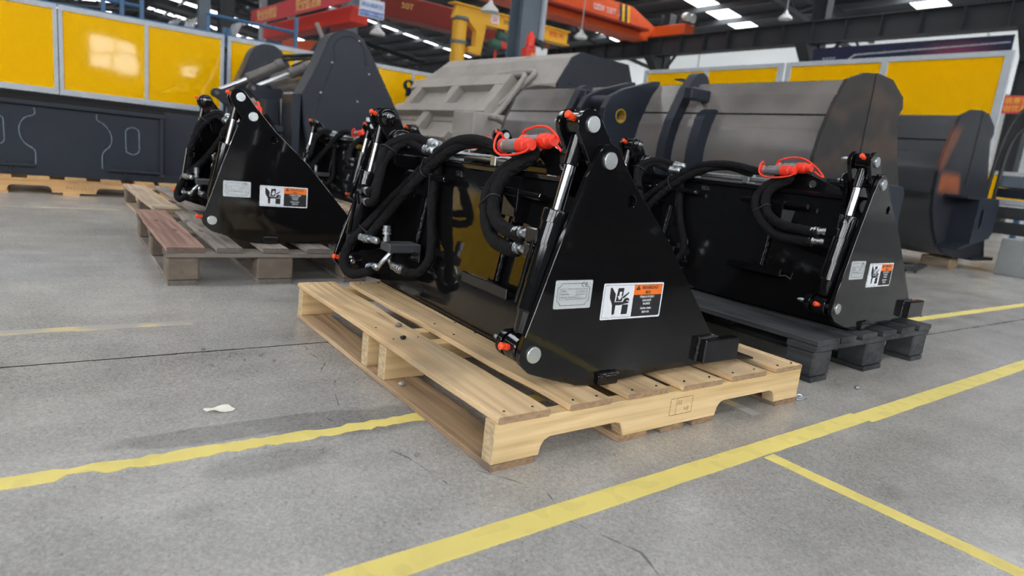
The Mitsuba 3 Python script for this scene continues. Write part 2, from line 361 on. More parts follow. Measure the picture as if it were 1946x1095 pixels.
for y in np.arange(-12.0, 80, 7.5):
    for x0, x1 in ((-12.5, 5.0), (7.0, 24.6)):
        k = obj('skylight', roof_slab(x0, x1, y - .55, y + .55, -.012, -.002), 'm_white', 'ceiling')
        scene[k]['emitter'] = {'type': 'area', 'radiance': rgb((ROOF_L * .98, ROOF_L, ROOF_L * 1.02))}
for x in np.arange(HX0 + 1.2, HX1, 1.5): obj('purlin', cbox(x - .045, x + .045, HY0, HY1, roof_z(x) - .24, roof_z(x) - .03), 'm_purlin', 'ceiling')
def truss(y):
    ms = [roof_slab(HX0, 6, y - .09, y + .09, -.55, -.25), roof_slab(6, HX1, y - .09, y + .09, -.55, -.25), roof_slab(HX0, 6, y - .07, y + .07, -1.25, -1.1), roof_slab(6, HX1, y - .07, y + .07, -1.25, -1.1)]
    for x in np.arange(HX0 + 1, HX1 - 1, 2.4):
        ms += [tube([(x, y, roof_z(x) - 1.15), (x + 1.2, y, roof_z(x + 1.2) - .5)], .05, 6, 0), tube([(x + 1.2, y, roof_z(x + 1.2) - .5), (x + 2.4, y, roof_z(x + 2.4) - 1.15)], .05, 6, 0)]
    return cat(*ms)
for y in np.arange(-8.8, 80, 11): obj('roof_truss', truss(y), 'm_dark_beam', 'ceiling')
# outer walls; windows at left and low behind the camera, plus an added high band
struct('wall_right', cbox(HX1, HX1 + .2, HY0, HY1, 0, 7.0), 'm_wall_white')
for j, y in enumerate(np.arange(2.0, 40, .55)): obj('rib', cbox(HX1 - .04, HX1, y, y + .10, 0, 4.5), 'm_wall_white', 'wall_right')
k = numbered('window'); tag(k, kind='structure')
p = obj('pane', cbox(HX1 - .03, HX1 - .01, 3.0, 34.0, 4.5, 6.9), 'm_white', k)
scene[p]['emitter'] = {'type': 'area', 'radiance': rgb((.46, .49, .49))}      # strip window, and the pale wall beside it made to glow to read bright
obj('frame', cat(*[cbox(HX1 - .06, HX1 - .03, y, y + .05, 4.5, 6.9) for y in np.arange(3, 34.1, 6.2)]), 'm_wall_white', k)
struct('wall_far', cbox(HX0, HX1, HY1, HY1 + .2, 0, HZ), 'm_wall_dark')
struct('wall_left', cbox(HX0 - .2, HX0, HY0, HY1, 0, 7.0), 'm_wall_dark')
struct('wall_near', cbox(HX0, HX1, HY0 - .2, HY0, 0, HZ), 'm_wall_dark')
def window(lo, hi, axis, L):
    k = numbered('window'); tag(k, kind='structure')
    (x0, y0, z0), (x1, y1, z1) = lo, hi
    p = obj('pane', cbox(x0, x1, y0, y1, z0, z1), 'm_white', k)
    scene[p]['emitter'] = {'type': 'area', 'radiance': rgb((L * .98, L, L * 1.02))}
    bars = []
    s = 1 if (x0 + x1 + y0 + y1) < 0 else -1
    if axis == 'x':
        for y in np.linspace(y0, y1, max(2, int((y1 - y0) / 1.2) + 1)): bars.append(cbox(x1, x1 + .06, y - .04, y + .04, z0, z1))
        for z in (z0, (z0 + z1) / 2, z1): bars.append(cbox(x1, x1 + .06, y0, y1, z - .04, z + .04))
    else:
        for x in np.linspace(x0, x1, max(2, int((x1 - x0) / .9) + 1)): bars.append(cbox(x - .035, x + .035, y1, y1 + .06, z0, z1))
        for z in (z0, (z0 + z1) / 2, z1): bars.append(cbox(x0, x1, y1, y1 + .06, z - .035, z + .035))
    obj('frame', cat(*bars), 'm_dark_beam', k)
for y0 in (-13, -4.5): window((HX0 + .01, y0, 3.0), (HX0 + .03, y0 + 7.5, 7.2), 'x', WIN_L)
for x0 in (-12.5, -4.5, 3.5, 11.5): window((x0, HY0 + .01, 5.0), (x0 + 7, HY0 + .03, 8.3), 'y', WIN_L)  # unseen high band, added to brighten upright surfaces facing the camera
window((1.3, HY0 + .01, 2.5), (3.2, HY0 + .03, 3.9), 'y', 8.0)
window((5.0, HY0 + .01, 2.7), (5.8, HY0 + .03, 3.3), 'y', 8.0)

# ---- columns, runway, cranes
def hcol(cx, cy, w, d, h, tw=.03):
    return cat(cbox(cx - w / 2, cx + w / 2, cy - d / 2, cy - d / 2 + tw, 0, h), cbox(cx - w / 2, cx + w / 2, cy + d / 2 - tw, cy + d / 2, 0, h), cbox(cx - tw / 2, cx + tw / 2, cy - d / 2 + tw, cy + d / 2 - tw, 0, h))
c = thing('steel_column', 'large blue-grey steel column behind the dusty excavator bucket, rising beside the yellow jib crane', 'column')
obj('shaft', hcol(7.45, 10.6, .46, .46, 8.4), 'm_column', c); obj('conduit', cbox(7.66, 7.74, 10.28, 10.36, 0, 8.4), 'm_column_light', c, label='pale conduit along its edge')
c = thing('steel_column', 'grey-green steel column between the red slogan banner and the blue and white area sign', 'column')
obj('shaft', cat(cyl((6.42, 17.5, 0), (6.42, 17.5, 8.4), .235, 24)), 'm_column', c, 40)
c = thing('steel_column', 'slim grey steel column above the left yellow screens, left of the red slogan banner', 'column')
obj('shaft', hcol(2.71, 17.5, .26, .26, 8.4), 'm_column', c)
c = thing('steel_column', 'dark column in the upper left, just left of the red slogan banner end', 'column')
obj('shaft', hcol(4.6, 24.0, .45, .45, 8.4), 'm_dark_beam', c)
for y, t in ((18.95, 'dark column under the runway beam beside the orange crane end'), (12.2, 'dark column under the runway beam at the left end of the navy banner'), (6.0, 'dark column under the runway beam at the right edge of the photo'), (25.7, 'dark column under the runway beam behind the end of the yellow jib arm')):
    c = thing('runway_column', t, 'column')
    obj('shaft', hcol(20.55, y, .36, .5, 7.0), 'm_dark_beam', c)
    obj('bracket', xz([(19.6, 5.25), (20.75, 5.25), (20.75, 4.5), (20.3, 4.5)], y - .2, y + .2), 'm_dark_beam', c)
    obj('brace', tube([(20.1, y - .25, 4.3), (20.05, y - 1.1, 5.24)], .06, 6, 0), 'm_dark_beam', c)
r = thing('crane_runway_beam', 'long dark steel crane runway beam crossing the upper right of the hall', 'beam')
obj('web', cbox(19.98, 20.02, -5, 40, 5.30, 5.93), 'm_dark_beam', r)
obj('flange', cbox(19.8, 20.2, -5, 40, 5.93, 5.97), 'm_dark_beam', r); obj('flange', cbox(19.8, 20.2, -5, 40, 5.26, 5.30), 'm_dark_beam', r)
for y in np.arange(1, 34, 1.1): obj('stiffener', cbox(19.82, 19.98, y - .012, y + .012, 5.30, 5.93), 'm_dark_beam', r)
r = thing('crane_runway_beam', 'distant grey runway beam with ribs, above the yellow screens behind the dark loader arm', 'beam')
obj('web', cbox(6.2, 16.0, 33.0, 33.05, 3.2, 4.1), 'm_column', r)
for x in np.arange(6.4, 16, .7): obj('stiffener', cbox(x, x + .06, 32.85, 33.0, 3.2, 4.1), 'm_dark_beam', r)
for x, s in ((9.2, 'tan'), (7.9, 'grey')):
    single('far_post', cbox(x, x + .28, 32.4, 32.7, 0, 8), 'm_dusty' if s == 'tan' else 'm_column_light', f'slim {s} post far off, left of the yellow jib crane', 'post')

g = thing('bridge_crane', 'orange bridge crane girder with yellow and black stripes, on the right runway', 'crane')
gp = [(2, 5.82), (19.2, 5.82), (19.6, 5.99), (20.25, 5.99), (20.25, 6.12), (19.9, 6.3), (18.4, 6.86), (2, 6.86)]
obj('girder', xz(gp, 18.9, 19.4), 'm_orange_paint', g)
obj('bottom_flange', cbox(2, 19.3, 18.75, 19.55, 5.74, 5.83), 'm_orange_paint', g)
obj('end_carriage', cbox(19.75, 20.3, 17.3, 20.9, 5.98, 6.38, .02), 'm_orange_paint', g)
obj('walkway', cbox(2, 19, 18.45, 18.88, 6.02, 6.10), 'm_dark_red', g)
for i, x in enumerate((17.92, 18.20)): obj('stripe', xz([(x, 6.12), (x + .13, 6.12), (x + .03, 6.84), (x - .10, 6.84)], 18.885, 18.9), 'm_jib', g, label='yellow warning stripe')
for i, x in enumerate((17.79, 18.06)): obj('stripe', xz([(x, 6.12), (x + .13, 6.12), (x + .03, 6.84), (x - .10, 6.84)], 18.886, 18.9), 'm_ink', g, label='black warning stripe')
obj('lettering', place_uv(letters('QDX 10T 16M', .20, .004, bold=True), (16.35, 18.9, 6.38), (1, 0, 0), (0, 0, 1)), 'm_white', g)
g = thing('bridge_crane', 'dark red bridge crane girder behind the yellow jib crane', 'crane')
obj('girder', cbox(7.5, 18.6, 26, 26.5, 5.85, 6.75, .03), 'm_dark_red', g); obj('bottom_flange', cbox(7.5, 18.6, 25.8, 26.7, 5.78, 5.86), 'm_dark_red', g)
obj('end_carriage', cbox(18.4, 19.5, 25.4, 27.2, 5.9, 6.35, .03), 'm_orange_paint', g, label='orange end carriage')
obj('lettering', place_uv(letters('10T', .22, .004, bold=True), (11.9, 26, 6.25), (1, 0, 0), (0, 0, 1)), 'm_gold', g)
single('crane_end_beam', place_uv(cbox(0, 5.2, 0, .34, -.4, -.02, .02), (4.20, 17.9, 2.96), np.array([.075, -.997, 0]), (0, 0, 1)), 'm_red', 'bright red crane beam partly hidden behind the red slogan banner', 'beam')
single('far_crane', cat(cbox(8.7, 8.9, 31.1, 31.3, 0, 4.4), xz([(8.6, 4.3), (11.6, 4.3), (11.2, 4.75), (10.2, 4.95), (8.6, 4.7)], 31, 31.4)), 'm_orange_paint', 'small far orange crane girder, left of the yellow jib crane post', 'crane')
j = thing('jib_crane', 'yellow pillar jib crane with a long arm and a two tonne plate', 'crane')
obj('post', cyl((7.9, 14, 0), (7.9, 14, 3.76), .18, 28), 'm_jib', j, 40)
for z in (3.22, 3.78): obj('collar', cyl((7.9, 14, z), (7.9, 14, z + .07), .21, 28), 'm_column', j, 40, label='dark bearing collar')
obj('arm', cat(xz([(7.66, 3.80), (11.3, 3.80), (11.3, 4.12), (7.74, 4.12)], 13.93, 14.07), cbox(7.6, 11.32, 13.84, 14.16, 4.12, 4.15), cbox(8.6, 11.32, 13.84, 14.16, 3.78, 3.81)), 'm_jib', j)
obj('bracket', xz([(8.1, 3.82), (8.62, 3.82), (8.52, 3.05), (8.16, 3.08), (8.14, 3.2), (8.34, 3.24), (8.34, 3.6), (8.12, 3.78)], 13.9, 14.1), 'm_jib', j)
obj('capacity_plate', cbox(8.74, 8.98, 13.90, 13.93, 3.88, 4.10), 'm_white', j); obj('capacity_text', place_uv(letters('2t', .12, .003, bold=True), (8.77, 13.9, 3.93), (1, 0, 0), (0, 0, 1)), 'm_red', j)
obj('arm_lettering', place_uv(letters('KBK 2000KG', .09, .003), (9.15, 13.93, 3.94), (1, 0, 0), (0, 0, 1)), 'm_ink', j)
obj('arm_lettering', place_uv(letters('限载2吨', .13, .003, cjk=True), (10.65, 13.93, 3.92), (1, 0, 0), (0, 0, 1)), 'm_red', j)
h = thing('chain_hoist', 'green electric chain hoist hanging under the yellow jib arm', 'hoist')
obj('motor', lathe((8.95, 13.9, 3.60), (9.3, 13.9, 3.56), [(0, .08), (.04, .14), (.28, .14), (.34, .09)], 18), 'm_green', h, 40)
obj('motor', lathe((8.72, 13.8, 3.37), (9.0, 13.8, 3.37), [(0, .09), (.05, .13), (.25, .13), (.3, .08)], 18), 'm_green', h, 40)
obj('gearbox', cbox(9.0, 9.26, 13.8, 14.0, 3.32, 3.52, .02), 'm_red', h); obj('brake', lathe((9.24, 13.85, 3.34), (9.42, 13.85, 3.32), [(0, .08), (.04, .12), (.16, .12), (.2, .05)], 18), 'm_blue', h, 40)
obj('chain', tube([(8.93, 13.86, 3.3), (8.93, 13.86, 2.2)], .035, 6, 0), 'm_red', h)
obj('trolley', cbox(9.02, 9.2, 13.92, 14.02, 3.62, 3.775, .01), 'm_dark_beam', h)
a = thing('alarm_post', 'white control box with red beacon, left of the big steel column', 'beacon')
obj('box', cbox(7.08, 7.36, 9.6, 9.8, 2.35, 2.72, .01), 'm_white', a); obj('panel', cbox(6.86, 7.07, 9.6, 9.78, 2.35, 2.68, .01), 'm_red', a, label='red panel with a yellow emblem')
obj('emblem', cbox(6.97, 7.05, 9.59, 9.6, 2.42, 2.58), 'm_jib', a); obj('beacon', lathe((7.0, 9.7, 2.70), (7.0, 9.7, 2.98), [(0, .08), (.06, .085), (.2, .08), (.28, .02)], 18), 'm_cap', a, 40)
obj('siren', lathe((7.05, 9.7, 2.86), (7.28, 9.65, 2.74), [(0, .05), (.1, .06), (.25, .11)], 18), 'm_ink', a, 40); obj('pole', cyl((7.0, 9.72, 0), (7.0, 9.72, 2.72), .035, 12), 'm_column', a)

# ---- banners and signs
def banner(name, label, A, B, h, m, lines, tm, thick=.012):
    k = thing(name, label, 'banner'); A = np.array(A, float); B = np.array(B, float); L = np.linalg.norm(B - A); r = (B - A) / L; u = np.array([0, 0, 1.0]); n = np.cross(r, u)
    sh = cbox(0, L, 0, h, -thick, 0); obj('cloth', place_uv(sh, A, r, u), m, k)
    for t, hh, x, y in lines: obj('lettering', place_uv(letters(t, hh, .004, cjk=True), A + r * x + u * y, r, u), tm, k)
    return k
banner('slogan_banner', 'red slogan banner with gold Chinese characters slanting above the left screens', (3.83, 17.55, 3.17), (4.22, 11.8, 3.17), .36,
       'm_red_banner', [('安全出效益', .25, .45, .06), ('安全促发展', .25, 3.0, .06)], 'm_gold')
banner('slogan_banner', 'red banner with yellow Chinese characters at the right edge, behind the black hoses', (12, 3.75, 2.16), (12.2, 2.0, 2.16), .28,
       'm_red_banner', [('统筹安全', .10, .30, .15), ('创优质', .10, .30, .03)], 'm_jib')
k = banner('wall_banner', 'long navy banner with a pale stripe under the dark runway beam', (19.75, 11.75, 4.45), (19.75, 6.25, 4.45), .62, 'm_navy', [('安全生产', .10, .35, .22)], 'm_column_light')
obj('stripe', cat(place_uv(ext([(0, .08), (1.0, .08), (1.35, .33), (5.4, .42), (5.4, .45), (1.33, .37), (.98, .12), (0, .12)], .006), (19.75, 11.7, 4.45), (0, -1, 0), (0, 0, 1))), 'm_column_light', k)
obj('lettering', place_uv(letters('··', .05, .004), (19.75, 11.3, 4.84), (0, -1, 0), (0, 0, 1)), 'm_red', k)
s = thing('area_sign', 'hanging white and blue sign reading FITTING AREA', 'sign')
obj('board', cbox(4.48, 5.0, 12.0, 12.03, 3.0, 3.34), 'm_sign_white', s); obj('band', cbox(4.495, 4.985, 11.995, 12.0, 3.015, 3.12), 'm_sign_blue', s)
obj('lettering', place_uv(letters('液压装配区', .085, .003, cjk=True), (4.515, 12.0, 3.18), (1, 0, 0), (0, 0, 1)), 'm_sign_blue', s)
obj('lettering', place_uv(letters('FITTING AREA', .05, .003, bold=True), (4.515, 11.995, 3.04), (1, 0, 0), (0, 0, 1)), 'm_sign_white', s, label='white Latin letters')
for x in (4.53, 4.95): obj('wire', cyl((x, 12.01, 3.34), (x, 12.01, 8.4), .006, 5), 'm_dark_beam', s)
for i, ((x, y, z), t) in enumerate((((7.0, 16.9, 3.5), 'white pendant lamp hanging left of the yellow jib crane, beneath the area sign'), ((7.82, 12.55, 3.80), 'white pendant lamp hanging over the yellow jib arm'), ((12.92, 15.3, 4.38), 'white pendant lamp hanging right of the big steel column'), ((18, 11.8, 5.62), 'pendant lamp hanging in front of the dark runway beam on the right'))):
    k = thing('pendant_lamp', t, 'lamp')
    obj('shade', lathe((x, y, z + .26), (x, y, z), [(0, .04), (.08, .07), (.2, .2), (.26, .21)], 20), 'm_lamp', k, 40); obj('rod', cyl((x, y, z + .26), (x, y, 8.4), .014, 6), 'm_column_light', k)
k = thing('spot_lamp', 'pair of white floodlights on the end of the orange crane girder', 'lamp')
for x in (19.85, 20.15): obj('lamp_head', lathe((x, 17.6, 6.66), (x + .02, 17.2, 6.60), [(0, .08), (.1, .15), (.3, .17)], 14), 'm_lamp', k, 40)
obj('bracket', cbox(19.8, 20.2, 17.5, 17.7, 6.385, 6.56), 'm_dark_beam', k)

# ---- yellow screens
def screen(label, A, B, z0, z1, npan, skirt=None, fw=.05, group=None):
    """a framed yellow screen from A to B on the ground; faces lie to the right-hand normal of up x AB reversed"""
    k = thing('yellow_screen', label, 'screen', group); A = np.array([*A, 0.0]); B = np.array([*B, 0.0]); L = np.linalg.norm(B - A); r = (B - A) / L; u = np.array([0, 0, 1.0])
    def P(m): return place_uv(m, A, r, u)
    for i in range(npan + 1):
        x = L * i / npan; w = fw if 0 < i < npan else fw * 1.0
        x0 = min(max(x - w / 2, 0), L - w)
        obj('post', P(cbox(x0, x0 + w, 0 if i in (0, npan) else z0, z1, -.03, .015, .004)), 'm_galv', k)
    obj('rail', P(cbox(0, L, z1 - .055, z1 + .012, -.032, .017, .004)), 'm_galv', k); obj('rail', P(cbox(0, L, z0 - .075, z0 + .015, -.032, .017, .004)), 'm_galv', k)
    for i in range(npan):
        obj('panel', P(cbox(L * i / npan + fw * .4, L * (i + 1) / npan - fw * .4, z0, z1 - .05, -.012, -.006)), 'm_yellow', k, label='translucent yellow plastic panel')
    if skirt: obj('skirt', P(cbox(.02, L - .02, .03, z0 - .07, -.02, -.012)), 'm_skirt', k, label='black rubber skirt')
    for t in np.linspace(.06, .94, 7): obj('bolt', P(cyl((L * t, z0 - .03, .017), (L * t, z0 - .03, .026), .012, 8)), 'm_zinc', k)
    return k
for x0, t in ((-2.50, 'leftmost yellow screen in view, cut by the left edge of the photo'), (-.43, 'yellow screen of two panels above the long dark blade, second from the left'), (1.68, 'yellow screen behind the tall dark loader arms'), (3.76, 'yellow screen right of the tall dark loader arms, left of the dusty bucket')):
    screen(t, (x0, 10.1), (x0 + 2.06, 10.1), .84, 1.92, 2, skirt=True)
screen('tall yellow screen to the left outside the frame, mirrored in the front bucket', (-8.3, 10.1), (-4.45, 10.1), .32, 1.92, 2)
single('added_pale_box', cbox(-4.40, -4.02, 10.1, 10.6, 0, 2.1, .02), 'm_white', 'pale box added out of view beside the tall screens, as the bright strip mirrored in the front bucket', 'cabinet')  # unseen box added to give the back plate a bright strip to mirror
for y0, y1, t in ((5.22, 2.28, 'right-hand yellow screen with a large bare panel, above the dark round buckets'), (8.16, 5.27, 'yellow screen on the right farther back, behind the long grey bucket')):
    screen(t, (8.6, y0), (8.6, y1), .9, 2.45, 2, fw=.09)
screen('low yellow screen far back at the right edge, behind the two black hoses', (12.5, 4.6), (12.5, 1.2), .7, 1.25, 4, fw=.05)

# ---- blue rack behind the left screens
k = thing('blue_rack', 'blue steel rack frame with rails standing behind the left yellow screens', 'rack')
for x in (.12, .36, .62, 1.55, 2.95): obj('post', cbox(x, x + .055, 11.0, 11.06, 0, 2.55 if x in (.62, 2.95) else 2.3), 'm_blue_rack', k)
obj('shelf', cbox(.12, 3.0, 11.1, 12.3, 1.84, 1.88), 'm_dark_beam', k)
for x in (.2, 2.9): obj('post', cbox(x, x + .06, 12.2, 12.26, 0, 1.84), 'm_blue_rack', k)
for x in (1.86, 1.93): obj('post', cbox(x, x + .06, 11.3, 11.36, 0, 2.2), 'm_blue_rack', k)
for (x0, z0, x1, z1) in ((-2, 2.04, 2.98, 2.04), (-2, 2.26, .62, 2.23), (1.55, 2.32, 2.98, 2.30)): obj('rail', tube([(x0, 11.03, z0), (x1, 11.03, z1)], .028, 6, 0), 'm_blue_rack', k)
for i, (x, z, s) in enumerate(((.95, 2.1, .25), (1.9, 2.25, .3), (1.25, 2.15, .2))):
    single('pipe_bundle', cat(*[cyl((x + .05 * j, 11.5 + .05 * j, 1.90 + .02 * j), (x + s + .05 * j, 12.1, z + .12 + .03 * j), .022, 8) for j in range(4)]), 'm_zinc', ('bundle of grey pipes beside the tall blue rack post', 'bundle of grey pipes right of the upper blue rack rail', 'short bundle of grey pipes low between the blue rack posts')[i], 'pipes', smooth=40)
w = thing('welding_boom', 'black jointed welding boom behind the left screens, under the red banner', 'machine')
obj('boom', tube([(4.0, 13.5, 2.2), (4.25, 13.5, 2.55), (4.4, 13.5, 2.88)], .06, 8, 0), 'm_ink', w); obj('boom', tube([(4.05, 13.2, 2.88), (4.4, 13.2, 2.25)], .05, 8, 0), 'm_dusty', w)
obj('base', cbox(3.9, 4.6, 13.1, 13.9, 0, 2.2, .02), 'm_dark_beam', w); obj('drum', cyl((4.75, 13.2, 2.55), (4.75, 13.6, 2.55), .16, 16), 'm_dark_red', w, 40); obj('drum', cyl((5.05, 13.4, 2.6), (5.05, 13.7, 2.6), .12, 16), 'm_orange_paint', w, 40)
single('machine_hood', cat(cbox(2.2, 5.2, 14.2, 16, 0, 2.15, .05)), 'm_wall_dark', 'large dark grey machine enclosure behind the left screens, below the red banner', 'machine')
single('machine_hood', cat(cbox(-3.0, 1.4, 15.6, 17, 0, 2.5, .05)), 'm_wall_dark', 'dark machine enclosure behind the blue rack at the upper left', 'machine')

# ================================================================ the black four-in-one loader buckets
BW = 1.15                                   # width over the side plates; frame: x to the mouth, y across, z up
K = Kit()
def two(path, mesh, m, smooth=False, label=None):
    K.add(path, mesh, m, smooth, label); K.add(path, mirror_y(mesh, BW), m, smooth, label)
PIV, TOP, LOW = (.078, .509), (.032, .579), (-.066, .090)
ear = [(PIV[0] + .034 * math.cos(t), PIV[1] + .034 * math.sin(t)) for t in np.linspace(math.radians(30), math.radians(160), 12)]
low = [(-.066 + .036 * math.cos(t), .090 + .036 * math.sin(t)) for t in np.linspace(math.radians(160), math.radians(215), 5)]
side = sg.Polygon(ear + [(.021, .471), (-.037, .30), (-.075, .18), (-.092, .13)] + low + [(-.068, .046), (-.005, .026), (.068, .006), (.12, .0), (.30, .012), (.49, .024), (.60, .028), (.60, .040), (.545, .068), (.521, .093), (.416, .21), (.299, .341), (.163, .463)])
side = side.difference(sg.Point(.159, .427).buffer(.0135, 16))
for m_ in (0, 1):
    sp = xz(side, 0, .014, .0012)
    K.add('side_plate', mirror_y(sp, BW) if m_ else sp, 'm_black')
# shell
def xp(z): return .070 + .178 * z          # the back plate leans forward
K.add('back_plate', xz([(xp(.006), .006), (xp(.006) + .008, .006), (xp(.455) + .008, .455), (xp(.455), .455)], .014, BW - .014), 'm_black')
K.add('top_flange', cbox(.143, .205, .014, BW - .014, .454, .463, .002), 'm_black_part')
K.add('top_flange', cbox(.137, .146, .13, BW - .13, .446, .461, .002), 'm_black_part')
K.add('floor_plate', xz([(.075, 0.002), (.62, .028), (.74, .010), (.74, .004), (.62, .016), (.075, -.002 + .002)], .014, BW - .014), 'm_black')
jaw = [(.165, .455), (.21, .40), (.29, .325), (.41, .19), (.51, .075), (.525, .08), (.425, .198), (.30, .338), (.222, .412), (.175, .462)]
K.add('jaw_plate', xz(jaw, .016, BW - .016), 'm_black')
two('side_cutter', cbox(.468, .606, -.026, .002, .027, .090, .003), 'm_black_part')
two('side_cutter_weld', tube([(.466, -.001, .028), (.466, -.003, .09), (.53, -.004, .092)], .005, 8, 0), 'm_weld')
two('wear_pad', cbox(.125, .188, -.010, .004, .001, .026, .003), 'm_black_part'); two('wear_pad_weld', tube([(.127, -.006, .026), (.158, -.007, .028), (.186, -.006, .026)], .005, 8, 4, .8, 2), 'm_weld')
# links with pins at the top of each side
link = hullc([(TOP[0] - .006, TOP[1] - .002, .033), (.082, .50, .037)]).union(hullc([(.082, .50, .037), (.16, .43, .03)]))
for y0, y1 in ((.0165, .030), (.081, .094)): two('link_plate', xz(link, y0, y1, .0015), 'm_black_part')
two('inner_ear', xz(hullc([(PIV[0], PIV[1], .036), (.075, .44, .02), (.15, .44, .02)]), .100, .114, .001), 'm_black_part')
def pin(c, y0, y1, r, head, inner):
    two('pin_head', cyl((c[0], y0 + .003, c[1]), (c[0], y0 - .006, c[1]), r, 32, .0015), 'm_pinface', 40, 'bright turned steel pin end')
    two('pin', cyl((c[0], y0, c[1]), (c[0], y1, c[1]), r * .82, 20), 'm_black_part', 40)
    two('pin_boss', lathe((c[0], y1, c[1]), (c[0], y1 + .012, c[1]), [(0, inner), (.004, inner), (.008, inner * .8), (.012, inner * .35)], 28), 'm_black_part', 40)
    two('lock_bolt', cat(lathe((c[0] - .01, y1 + .012, c[1] + .004), (c[0] - .01, y1 + .034, c[1] + .004), [(0, .0085), (.012, .0085), (.013, .0062), (.022, .0058)], 6)), 'm_zinc')
pin(PIV, .0, .114, .0185, 0, .036); pin(TOP, .0165, .094, .0175, 0, .030); pin(LOW, .0, .098, .0185, 0, .030)
two('collar_ring', lathe((PIV[0], .118, PIV[1]), (PIV[0], .135, PIV[1]), [(0, .030), (.004, .033), (.012, .033), (.017, .024)], 28), 'm_black_part', 40)
two('lower_lug', xz(hullc([(LOW[0], LOW[1], .030), (.076, .09, .05)]), .084, .097, .001), 'm_black_part')
two('lug_weld', tube([(.076, .080, .045), (.083, .080, .09), (.092, .080, .14)], .006, 8, 6, .9, 4), 'm_weld')
# cylinders
CA = np.array([LOW[0], .052, LOW[1]]); CT = np.array([TOP[0], .052, TOP[1]]); cu = (CT - CA) / np.linalg.norm(CT - CA)
def along(t): return CA + cu * t
two('cylinder_barrel', lathe(along(.03), along(.31), [(0, .016), (.004, .022), (.05, .026), (.056, .0305), (.118, .0305), (.1185, .0312), (.1215, .0312), (.122, .0305), (.20, .0305), (.2005, .0312), (.2035, .0312), (.204, .0305), (.25, .0305), (.2505, .0318), (.276, .0318), (.279, .030), (.279, .014)], 32), 'm_black_part', 35)
two('piston_rod', cyl(along(.30), along(.412), .0128, 24), 'm_chrome', 40, 'polished chrome piston rod')
two('rod_end', lathe(along(.408), along(.475), [(0, .0128), (.002, .016), (.064, .017)], 20), 'm_black_part', 35)
two('rod_eye', lathe((CT[0], .034, CT[2]), (CT[0], .077, CT[2]), [(0, .024), (.003, .027), (.040, .027), (.043, .024)], 28), 'm_black_part', 40)
two('base_eye', lathe((CA[0], .030, CA[2]), (CA[0], .076, CA[2]), [(0, .027), (.003, .030), (.043, .030), (.046, .027)], 28), 'm_black_part', 40)
def cap(c, d):
    c = np.array(c, float); d = np.array(d, float)
    return cat(lathe(c, c + d, [(0, .006), (.004, .0075), (.012, .0075), (.014, .004), (.017, .004), (.018, .008), (.024, .0085), (.028, .004)], 16))
two('grease_cap', cap((TOP[0] - .025, .046, TOP[1] + .008), (-1, 0, .35)), 'm_orange_cap', 40, 'orange-red grease nipple cap')
two('grease_cap', cap((LOW[0] - .028, .050, LOW[1] + .004), (-1, 0, .2)), 'm_orange_cap', 40, 'orange-red grease nipple cap')
def fitting(a, b, r=.0125):
    a, b = np.array(a, float), np.array(b, float); L = np.linalg.norm(b - a); k = L / .05
    return lathe(a, b, [(0, r), (.010 * k, r), (.0105 * k, r * 1.18), (.016 * k, r * 1.18), (.0165 * k, r), (.02 * k, r), (.0205 * k, r * 1.15), (.026 * k, r * 1.15), (.0265 * k, r * .72), (.034 * k, r * .72), (.0345 * k, r * .95), (.046 * k, r * .95), (.05 * k, r * .6)], 12)
for z in (.335, .300):
    two('port_block', cbox(-.052, -.022, .055, .098, z - .017, z + .017, .003), 'm_black_part')
    two('hose_fitting', fitting((-.042, .150, z - .004), (-.038, .094, z)), 'm_zinc', 30, 'silver crimped hose fitting')
# cylinder guard pipe on the barrel
two('hard_line', tube([along(.10) + (-.028, .02, 0), along(.24) + (-.036, .01, 0)], .004, 8, 0), 'm_black_part', 40)
# pipes, clamps and tee on the top flange
for i, (x, z) in enumerate(((.152, .482), (.178, .486))): K.add('hydraulic_pipe', tube([(x, .42, z), (x, .62, z), (x, .87, z)], .0085, 12, 0), 'm_zinc', 40, 'bare steel hydraulic pipe along the top')
for y in (.555, .82): K.add('pipe_clamp', cbox(.138, .192, y - .014, y + .014, .463, .502, .003), 'm_zinc', label='bright square pipe clamp block')
for a, b in (((.11, .908, .509), (.12, .848, .507)), ((.10, .920, .489), (.11, .860, .486))): K.add('hose_fitting', fitting(a, b, .015), 'm_zinc', 30, 'silver crimped hose fitting')
K.add('gusset_plate', yz(sg.Polygon([(.14, .462), (.46, .462), (.39, .53), (.35, .535)]).difference(sg.Point(.30, .49).buffer(.014)), .192, .202), 'm_black_part')
K.add('weld_tab', cbox(xp(.425) - .010, xp(.425) + .004, .72, .76, .415, .437, .003), 'm_weld')
